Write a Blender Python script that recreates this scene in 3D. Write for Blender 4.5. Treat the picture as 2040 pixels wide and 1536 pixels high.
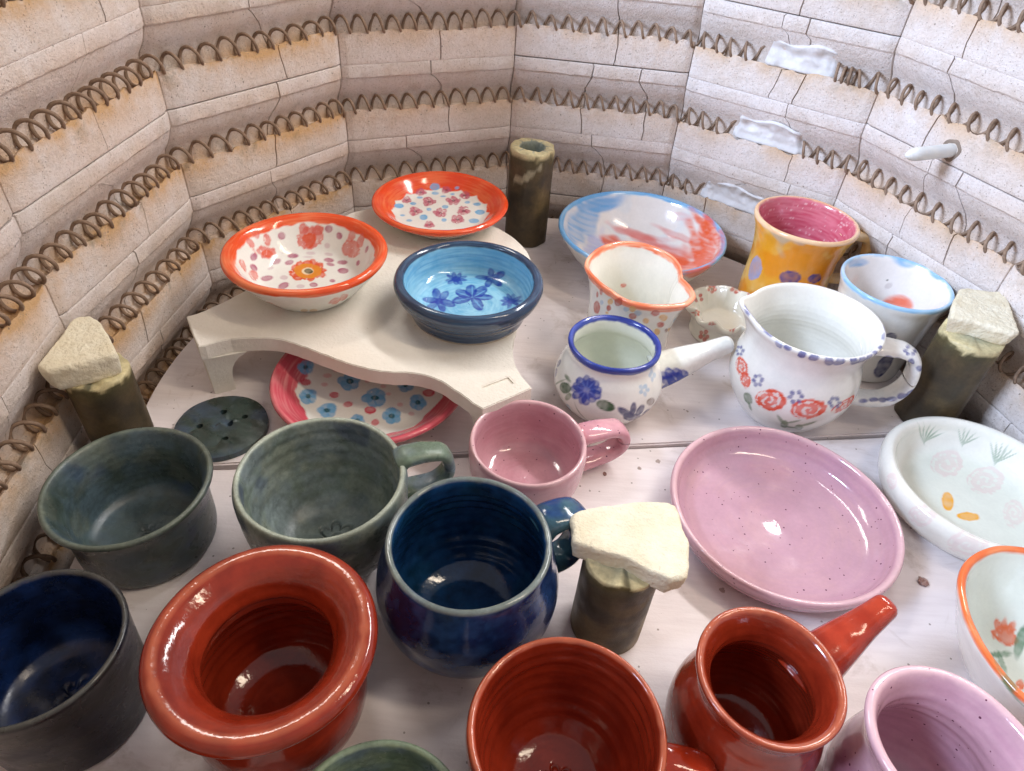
import bpy, bmesh, math, random
import numpy as np
from mathutils import Matrix, Vector

# ============================================================ scene, camera, light
for o in list(bpy.data.objects):
    bpy.data.objects.remove(o)
scene = bpy.context.scene
COL = scene.collection
R = math.radians

cam_data = bpy.data.cameras.new('camera')
cam = bpy.data.objects.new('camera', cam_data); COL.objects.link(cam); scene.camera = cam
cam_data.sensor_fit = 'HORIZONTAL'; cam_data.sensor_width = 36.0
cam_data.lens = 1372.5 / 2040.0 * 36.0
cam_data.clip_start = 0.01; cam_data.clip_end = 50.0
_p, _r = R(40.8166), R(4.6756)
_f = Vector((0, math.cos(_p), -math.sin(_p))); _x = Vector((1, 0, 0)); _u = _x.cross(_f)
_rx = math.cos(_r) * _x + math.sin(_r) * _u; _ux = -math.sin(_r) * _x + math.cos(_r) * _u
cam.matrix_world = Matrix(((_rx.x, _ux.x, -_f.x, -0.0378), (_rx.y, _ux.y, -_f.y, -0.4038), (_rx.z, _ux.z, -_f.z, 0.3630), (0, 0, 0, 1)))

world = bpy.data.worlds.new('World'); scene.world = world; world.use_nodes = True
bg = world.node_tree.nodes['Background']
bg.inputs['Color'].default_value = (0.78, 0.78, 0.81, 1); bg.inputs['Strength'].default_value = 0.47

def area_lamp(name, loc, target, sx, sy, power, color, spread=180):
    d = bpy.data.lights.new(name, 'AREA'); d.shape = 'RECTANGLE'; d.size = sx; d.size_y = sy
    d.energy = power; d.color = color; d.spread = R(spread)
    o = bpy.data.objects.new(name, d); COL.objects.link(o); o.location = loc
    o.rotation_euler = (Vector(target) - Vector(loc)).to_track_quat('-Z', 'Y').to_euler()
    return o
# room light that falls in through the open top of the kiln: a cool window, and two ceiling tubes
area_lamp('window_light', (-1.30, -0.55, 1.10), (0.15, 0.12, 0.10), 0.45, 0.55, 58, (0.62, 0.75, 1.0))
area_lamp('ceiling_tube_light', (0.52, 0.42, 0.95), (0.08, -0.02, 0.0), 0.7, 0.07, 8.6, (1.0, 0.97, 0.96))
area_lamp('ceiling_tube_light', (0.85, -0.25, 1.45), (-0.10, 0.15, 0.1), 0.10, 0.9, 8.5, (1.0, 0.83, 0.64))
area_lamp('ceiling_panel_light', (-0.50, 0.52, 1.12), (-0.05, -0.05, 0.0), 0.36, 0.14, 3.4, (1.0, 0.93, 0.86))

scene.view_settings.view_transform = 'Standard'; scene.view_settings.look = 'None'
scene.view_settings.exposure = 0.0; scene.view_settings.gamma = 1.0
scene.view_settings.use_curve_mapping = False
scene.cycles.max_bounces = 8; scene.cycles.diffuse_bounces = 4; scene.cycles.glossy_bounces = 4
scene.cycles.sample_clamp_indirect = 4.0
# ============================================================ geometry core (numpy only)
def hash3(ix, iy, iz):
    h = (ix * 374761393 + iy * 668265263 + iz * 1274126177) & 0xFFFFFFFF
    h = ((h ^ (h >> 13)) * 1274126177) & 0xFFFFFFFF
    return ((h ^ (h >> 16)) & 0xFFFF) / 65535.0
def vnoise(P, f, seed=0):
    """value noise in 0..1, P (...,3)"""
    Q = np.asarray(P, float) * f + seed * 17.31 + 1000.0
    I = np.floor(Q).astype(np.int64); F = Q - I; F = F * F * (3 - 2 * F)
    o = 0.0
    for dx in (0, 1):
        for dy in (0, 1):
            for dz in (0, 1):
                w = (F[..., 0] if dx else 1 - F[..., 0]) * (F[..., 1] if dy else 1 - F[..., 1]) * (F[..., 2] if dz else 1 - F[..., 2])
                o = o + w * hash3(I[..., 0] + dx, I[..., 1] + dy, I[..., 2] + dz)
    return o
def fbm(P, f, seed=0, oct=3):
    a, s, t = 1.0, 0.0, 0.0
    for k in range(oct):
        s = s + a * vnoise(P, f * 2 ** k, seed + k * 5); t += a; a *= 0.5
    return s / t
def sstep(a, b, x):
    t = np.clip((x - a) / (b - a), 0, 1); return t * t * (3 - 2 * t)
def resample(pts, m):
    """Catmull-Rom through pts, then m points evenly spaced along it"""
    p = np.asarray(pts, float); e = np.vstack([2 * p[0] - p[1], p, 2 * p[-1] - p[-2]]); out = []
    for i in range(1, len(e) - 2):
        t = np.linspace(0, 1, 24, endpoint=False)[:, None]
        a, b, c, d = e[i - 1], e[i], e[i + 1], e[i + 2]
        # chord-limited tangents keep tight corners tight
        L = np.linalg.norm(c - b) + 1e-9
        m1 = (c - a) * L / (np.linalg.norm(c - b) + np.linalg.norm(b - a) + 1e-9)
        m2 = (d - b) * L / (np.linalg.norm(c - b) + np.linalg.norm(d - c) + 1e-9)
        h = t * t * t; s = t * t
        out.append((2 * h - 3 * s + 1) * b + (h - 2 * s + t) * m1 + (-2 * h + 3 * s) * c + (h - s) * m2)
    out.append(p[-1:]); q = np.vstack(out)
    L = np.r_[0, np.cumsum(np.linalg.norm(np.diff(q, axis=0), axis=1))]
    u = np.linspace(0, L[-1], m)
    return np.stack([np.interp(u, L, q[:, k]) for k in range(q.shape[1])], -1)
def periodic(tab, th):
    a = np.array(sorted(tab), float); x = np.r_[a[:, 0] - 360, a[:, 0], a[:, 0] + 360]; y = np.tile(a[:, 1], 3)
    g = np.linspace(-360, 720, 2161); v = np.interp(g, x, y); k = np.ones(9) / 9
    v = np.convolve(np.convolve(v, k, 'same'), k, 'same')
    return np.interp(np.degrees(th) % 360, g, v)
def pot_grid(s):
    """surface of revolution, thrown by hand: (m, n, 3) local metres"""
    m, n = s.get('m', 90), s.get('n', 128)
    pr = resample(s['prof'], m) / 1000.0
    th = np.arange(n) * 2 * np.pi / n
    R = np.repeat(pr[:, :1], n, 1); Z = np.repeat(pr[:, 1:], n, 1); T = np.repeat(th[None], m, 0)
    H = pr[:, 1].max(); k = np.clip(Z / H, 0, 1); rg = np.random.default_rng(s.get('seed', 1))
    w = s.get('wob', 0.006); ph = rg.uniform(0, 6.28, 6)
    R = R * (1 + k * w * (np.sin(2 * T + ph[0]) + 0.6 * np.sin(3 * T + ph[1]) + 0.35 * np.sin(5 * T + ph[2])))
    Z = Z + k * H * w * 0.8 * (np.sin(T + ph[3]) + 0.7 * np.sin(2 * T + ph[4]) + 0.4 * np.sin(4 * T + ph[5]))
    it = int(np.argmax(pr[:, 1])); inner = (np.arange(m) > it)[:, None]
    if s.get('rings', 0):
        R = R + s['rings'] / 1000.0 * np.where(inner, 1.0, 0.12) * np.sin(Z / s.get('ringp', 0.0045) * 6.283 + T + 2.5 * vnoise(np.stack([0 * T, T * .4, Z * 60], -1), 1, 3)) * (.15 + 1.1 * vnoise(np.stack([T * .35, Z * 90, 0 * Z], -1), 1, 8)) * sstep(0.006, 0.014, R) * (1 - sstep(0.85, 0.97, k))
    if 'shape' in s:
        mul = periodic(s['shape'], th)[None]; t0 = s.get('shape0', 0.1)
        e = sstep(t0, 1, k) if not s.get('whole') else 1.0
        R = R * (1 + (mul - 1) * e)
    if 'spout' in s:                       # (angle, push, half width in degrees, lift mm)
        a, p, wd, lf = s['spout']; d = (np.degrees(T) - a + 180) % 360 - 180
        g = np.exp(-(d / wd) ** 2) * sstep(0.62, 1.0, k); R = R * (1 + p * g); Z = Z + lf / 1000.0 * g
    if 'flute' in s:
        nl, am = s['flute']; R = R * (1 + am * (np.abs(np.sin(T * nl / 2)) - 0.6) * sstep(0.45, 0.95, k))
        Z = Z + 0.0016 * np.cos(T * nl) * sstep(0.6, 1, k)
    return np.stack([R * np.cos(T), R * np.sin(T), Z], -1), it
def sweep_grid(path, ra, rb, m=60, n=28, up=(0, 0, 1), seed=0):
    """closed tube along path (mm); ra across, rb in the plane of `up`; returns (m, n, 3) metres with pinched ends"""
    p = resample(path, m) / 1000.0; t = np.gradient(p, axis=0); t /= np.linalg.norm(t, axis=1)[:, None]
    u = np.linspace(0, 1, m); ra = np.interp(u, np.linspace(0, 1, len(ra)), ra) / 1000.0; rb = np.interp(u, np.linspace(0, 1, len(rb)), rb) / 1000.0
    s = np.cross(t, np.asarray(up, float)); s /= np.linalg.norm(s, axis=1)[:, None] + 1e-9
    b = np.cross(s, t); th = np.arange(n) * 2 * np.pi / n
    c, sn = np.cos(th), np.sin(th); ex = 0.8
    c = np.sign(c) * np.abs(c) ** ex; sn = np.sign(sn) * np.abs(sn) ** ex
    G = p[:, None] + s[:, None] * (ra[:, None] * c)[..., None] + b[:, None] * (rb[:, None] * sn)[..., None]
    G += (vnoise(G, 140, seed)[..., None] - 0.5) * 0.0006
    return G
def arc_handle(ang, r0, z0, r1, z1, out, side=0.0, lift=0.0):
    """mug handle: leaves the wall at radius r0/height z0, swings out to radius `out`, comes back at r1/z1 (mm)"""
    a = math.radians(ang); c = np.array([math.cos(a), math.sin(a), 0]); s = np.array([-math.sin(a), math.cos(a), 0])
    zm = (z0 + z1) / 2; pts = []
    for r, z, k in ((r0 - 2, z0, 0), (r0 + 3, z0 + 1 + lift, .1), (out * .8 + r0 * .2, z0 - 1 + lift * .8, .4), (out, zm + (z0 - zm) * .45, .8), (out - .5, zm - (zm - z1) * .35, 1), (out * .7 + r1 * .3, z1 + 1.5, .6), (r1 + 2, z1, .15), (r1 - 2, z1 + 1, 0)):
        pts.append(c * r + s * side * k + np.array([0, 0, z]))
    return pts
def grid_normals(G, closed_v=True):
    du = np.gradient(G, axis=0); dv = np.roll(G, -1, 1) - np.roll(G, 1, 1)
    N = np.cross(dv, du); L = np.linalg.norm(N, axis=-1, keepdims=True); return N / np.maximum(L, 1e-12)

FS = -0.002      # top of the front shelf; the back shelf's top is z = 0
ST = 0.048       # top of the white stand
POTS = {
 'obowl': dict(loc=(-.2061, .0604, ST), n=340, m=170, seed=3, wob=.007, prof=[(0,1),(30,.6),(33,0),(36,2),(44,10),(54,22),(60.5,30),(62.5,33.5),(60.5,36.5),(56,35.4),(52,31),(46,21),(38,11.5),(28,7.5),(0,6)]),
 'oplate': dict(loc=(-.1184, .1924, ST), n=320, m=160, seed=4, wob=.005, prof=[(0,1),(34,0),(38,1),(46,7),(56,13),(62,17.5),(63.5,20),(61,22),(56.5,20.5),(49,14),(43,9.4),(37,7.4),(0,7)]),
 'bbowl': dict(loc=(-.0771, .046, ST), n=320, m=170, seed=5, wob=.004, rings=.12, prof=[(0,1),(42,0),(44,.5),(45.5,4),(47.5,10),(50,14),(51,17),(54,19),(56,23),(57.5,28),(55.8,32),(52.5,33),(49.8,31),(48.8,26),(47.8,18),(46,11.5),(42,8.6),(36,7.6),(0,7.2)]),
 'pplate': dict(loc=(-.1448, -.0127, 0), n=320, m=150, seed=6, wob=.005, prof=[(0,1),(40,0),(44,1),(58,10),(70,19),(72.8,22),(71,24.5),(67,22.5),(57,14.5),(48,9.4),(38,7.5),(0,7)]),
 'tealcup': dict(loc=(-.2524, -.1536, FS), n=160, m=130, seed=7, wob=.006, rings=.16, prof=[(0,1),(33,0),(37,1.5),(39,8),(39.5,25),(40,38),(42.5,46),(45.9,50),(45,52.6),(42.8,52),(40,47),(37,38),(36,25),(34,12),(28,7),(10,5.5),(0,5.5)]),
 'gmug': dict(loc=(-.1403, -.1507, FS), n=260, m=300, seed=8, wob=.008, rings=.3, ringp=.009, prof=[(0,1),(26,0),(29,1.5),(33,6),(41,20),(46,38),(47.4,55),(47.6,65),(46,70),(43.6,69.5),(42.8,64),(42.5,52),(40.5,36),(35,20),(27,10.5),(18,7.5),(0,6.5)]),
 'bmug': dict(loc=(-.0528, -.194, FS), n=200, m=160, seed=9, wob=.005, rings=.4, ringp=.0075, prof=[(0,1),(23,0),(26,1),(28,4),(29,6),(38,15),(45.5,27),(48.4,42),(47.4,55),(44.2,68),(42.6,76),(41.4,80),(39,80),(37.8,76),(39.4,66),(43,54),(44,41),(41.5,26),(34,13),(24,8),(10,8.6),(0,10)]),
 'navy': dict(loc=(-.2444, -.2563, FS), n=160, m=120, seed=10, wob=.006, rings=.15, prof=[(0,1),(34,0),(36,2),(37,20),(38,40),(39,55),(39.6,60),(38.5,61.5),(36.5,60),(35.5,50),(34.5,25),(32,12),(24,7),(0,6)]),
 'redfl': dict(loc=(-.1375, -.2533, FS), n=220, m=170, seed=11, wob=.006, rings=.4, ringp=.008, prof=[(0,1),(27,0),(30,1.5),(37,12),(41,26),(40,42),(36,54),(34.5,60),(37,65),(43,69),(48,73),(49.4,76.5),(47.2,80),(42.5,80.5),(36.5,77.5),(31.4,72),(28.8,65),(30,57),(35,46),(37,30),(33,14),(24,8.5),(10,8.5),(0,10)]),
 'redrim': dict(loc=(-.178, -.334, FS), n=120, m=90, seed=21, wob=.006, prof=[(0,1),(24,0),(27,2),(32,18),(34,34),(34.5,44),(33.5,46),(31.5,45),(30.5,36),(28,18),(20,8),(0,7)]),
 'gbowl': dict(loc=(-.078, -.316, FS), n=160, m=100, seed=12, wob=.006, rings=.3, prof=[(0,1),(24,0),(27,2),(33,16),(37,32),(38.6,43),(37.6,45.2),(35.4,44.5),(33.5,33),(30,18),(22,8),(0,7)]),
 'redbowl': dict(loc=(-.0025, -.2769, FS), n=240, m=260, seed=13, wob=.005, rings=.28, ringp=.0085, prof=[(0,1),(24,0),(27,2),(36,18),(41,38),(42.8,56),(42.9,64),(41.6,67),(39.2,66),(38,58),(36,38),(30,20),(22,10),(12,7.5),(0,7)]),
 'redpot': dict(loc=(.086, -.2509, FS), n=200, m=160, seed=14, wob=.005, rings=.25, prof=[(0,1),(24,0),(27,2),(32,12),(35.6,26),(35.6,40),(32.3,53),(29.5,61),(29,66),(31,73),(32.8,77),(31.7,79),(29,77.5),(25.5,71),(23.6,65),(24.5,59),(28.5,50),(32,38),(32,26),(28,13),(21,8),(0,7)]),
 'pmug': dict(loc=(-.024, -.0854, FS), n=180, m=130, seed=15, wob=.014, prof=[(0,1),(27,0),(30,1.5),(35,8),(38.5,20),(39.6,34),(39.3,41),(38,44.3),(36,43.6),(34.8,39),(35,30),(34,18),(29,9),(20,6.5),(0,6)]),
 'pdish': dict(loc=(.1454, -.1056, FS), n=220, m=170, seed=16, wob=.008, rings=.18, ringp=.006, prof=[(0,1),(54,0),(60,1.2),(65,5),(69,9.5),(70,12),(72.8,17),(74,22),(72.4,24.3),(69.8,23),(67.8,18),(64.5,12),(59,8),(50,6.6),(30,6.1),(12,6),(0,7)]),
 'wbowl': dict(loc=(.2893, -.0709, FS), n=400, m=200, seed=17, wob=.004, prof=[(0,1),(50,0),(55,2),(61,9),(64,17),(64.8,23),(62.8,27.5),(59,29),(56,26.5),(54.4,20),(50.5,12),(44,8),(34,6.6),(0,6)]),
 'tulip': dict(loc=(.262, -.203, FS), n=320, m=150, seed=18, wob=.004, whole=1, shape=[(0,1),(60,1.05),(100,1.1),(130,1.06),(160,.99),(180,.98),(200,1.0),(235,1.1),(270,1.15),(310,1.06)], prof=[(0,1),(26,0),(29,2),(40,18),(49,38),(53,48),(52.2,51),(49.5,50.5),(47,44),(40,26),(30,12),(20,8),(0,7)]),
 'pjug': dict(loc=(.157, -.2745, FS), n=180, m=150, seed=19, wob=.006, rings=.2, ringp=.008, spout=(-38, .32, 34, 3), prof=[(0,1),(24,0),(27,2),(31,14),(33,28),(32,42),(29.6,54),(29,61),(31.5,69),(34,74),(34.5,76.5),(33,78),(30.5,77),(27.5,71),(25.5,63),(26.5,54),(30,42),(31.5,28),(28,14),(20,8),(0,7)]),
 'bpot': dict(loc=(.0348, .0039, 0), n=340, m=190, seed=20, wob=.004, prof=[(0,1),(25,0),(27,1.5),(34,9),(40,20),(41,30),(37,42),(33,49.5),(32.5,54),(34.4,59.5),(33.5,62),(31,61.4),(29.3,57),(29.4,50),(33,43),(36.5,32),(36,22),(31,11),(22,7),(0,6)]),
 'heart': dict(loc=(.058, .0864, 0), n=340, m=180, seed=22, wob=.003, shape0=.05, shape=[(180,1.0),(151,.97),(122,1.01),(103,1.05),(82,1.04),(65,.99),(42,.92),(24,.84),(1,.77),(346,.78),(332,1.0),(321,1.17),(306,1.24),(293,1.2),(276,1.17),(255,1.12),(233,.97),(208,.94)], prof=[(0,1),(33,0),(35.5,2),(36,20),(36.5,40),(39,58),(43.5,69),(45.4,73),(44.4,75),(42,74.4),(39.5,68),(35.5,57),(33,40),(32.5,20),(29,9),(0,8)]),
 'lbplate': dict(loc=(.0768, .2138, 0), n=340, m=170, seed=23, wob=.004, prof=[(0,1),(36,0),(39,1.5),(53,8),(67,20),(77,34),(82.5,44),(81,46.4),(77.6,44.5),(71.5,34),(61,21),(48,11.5),(36,8),(0,6.5)]),
 'flutedish': dict(loc=(.1467, .1129, 0), n=300, m=150, seed=24, wob=.003, flute=(9, .13), prof=[(0,1),(25,0),(28,2),(28,10),(29,17),(33,22.5),(35.4,27),(34,29.5),(31,28.5),(27,24),(22.5,17),(19,13),(0,12)]),
 'jug': dict(loc=(.1771, .0164, 0), n=380, m=200, seed=25, wob=.004, rings=.12, spout=(166, .13, 13, 2), prof=[(0,1),(28,0),(30,1),(36,8),(44,22),(47.5,36),(46,50),(42.8,61),(42.4,69),(45,79),(48.4,86),(47.8,88),(45.4,87.4),(42,80),(39.2,70),(39.5,61),(43,49),(44,36),(40,22),(33,10),(24,7),(0,6)]),
 'ymug': dict(loc=(.212, .1715, 0), n=300, m=170, seed=26, wob=.005, prof=[(0,1),(34,0),(37,1.5),(38.4,7),(38.4,22),(37.6,40),(38.5,60),(41.5,76),(45,86),(45.6,89),(44,91),(41.5,90),(39,83),(36,72),(34.5,55),(34,35),(34.5,15),(30,8),(0,7)]),
 'lbcup': dict(loc=(.2656, .089, 0), n=300, m=170, seed=27, wob=.004, prof=[(0,1),(30,0),(32,1.5),(33,10),(35,30),(38,55),(40.6,71),(43.2,79.5),(42.6,82.4),(40.4,82),(38,75),(35,56),(32,32),(29,13),(23,8),(0,7)]),
}
HANDLES = {   # path (mm, local to the pot), half widths across, half thickness
 'gmug': dict(path=arc_handle(24, 46, 66, 45, 40, 74, 0, 2), ra=[8.5,7.5,7,7,8], rb=[4.6,3.6,3.4,3.6,4.4]),
 'bmug': dict(path=arc_handle(30, 43.5, 68, 46.5, 32, 68, 0, 3), ra=[10.5,9.5,9,9,9.5], rb=[6,5.4,5.2,5.2,6]),
 'pmug': dict(path=arc_handle(25, 39, 34, 38, 10, 73, 0, 2), ra=[9,8.5,8,8,9], rb=[5,4.6,4.4,4.4,5]),
 'jug': dict(path=arc_handle(-5, 44, 66, 45, 22, 83, 0, 4), ra=[10.5,10,9.5,9,9.5], rb=[4.6,4,3.8,3.8,4.4], m=120, n=60),
 'ymug': dict(path=arc_handle(6, 41.5, 72, 39.5, 30, 68, 0, 2), ra=[7,6.5,6,6,6.5], rb=[4.6,4.2,4,4,4.6]),
 'redbowl': dict(path=arc_handle(-4, 42, 48, 36, 18, 66, 0, 1), ra=[8,7.5,7,7,8], rb=[4.6,4,4,4,4.6]),
 'redpot': dict(path=[(32.6*.839,32.6*.545,41),(38*.839,38*.545,44.5),(60*.839,60*.545,55),(80*.839,80*.545,63),(86*.839,86*.545,65.5)], ra=[14,13,10.5,8,6.6], rb=[14,13,10.5,8,6.6], cap=1),
 'bpot': dict(path=[(36.3,8,29),(41,9.5,31),(58,14,38),(80,20.5,46.5),(90,23.5,50)], ra=[13.5,12.5,10,7.6,6.6], rb=[13,12,10,7.6,6.6], m=110, n=64, cap=1),
}
def handle_grid(h):
    G = sweep_grid(h['path'], h['ra'], h['rb'], h.get('m', 60), h.get('n', 28))
    if h.get('cap'):
        k = 7; c = G[-1].mean(0); t = c - G[-6].mean(0); t /= np.linalg.norm(t); r = np.linalg.norm(G[-1, 0] - c)
        e = []
        for i in range(1, k + 1):
            a = i / k * math.pi / 2; e.append(c + t * math.sin(a) * r * .75 + (G[-1] - c) * max(math.cos(a), 1e-3))
        G = np.vstack([G, np.array(e)])
    return G
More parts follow.
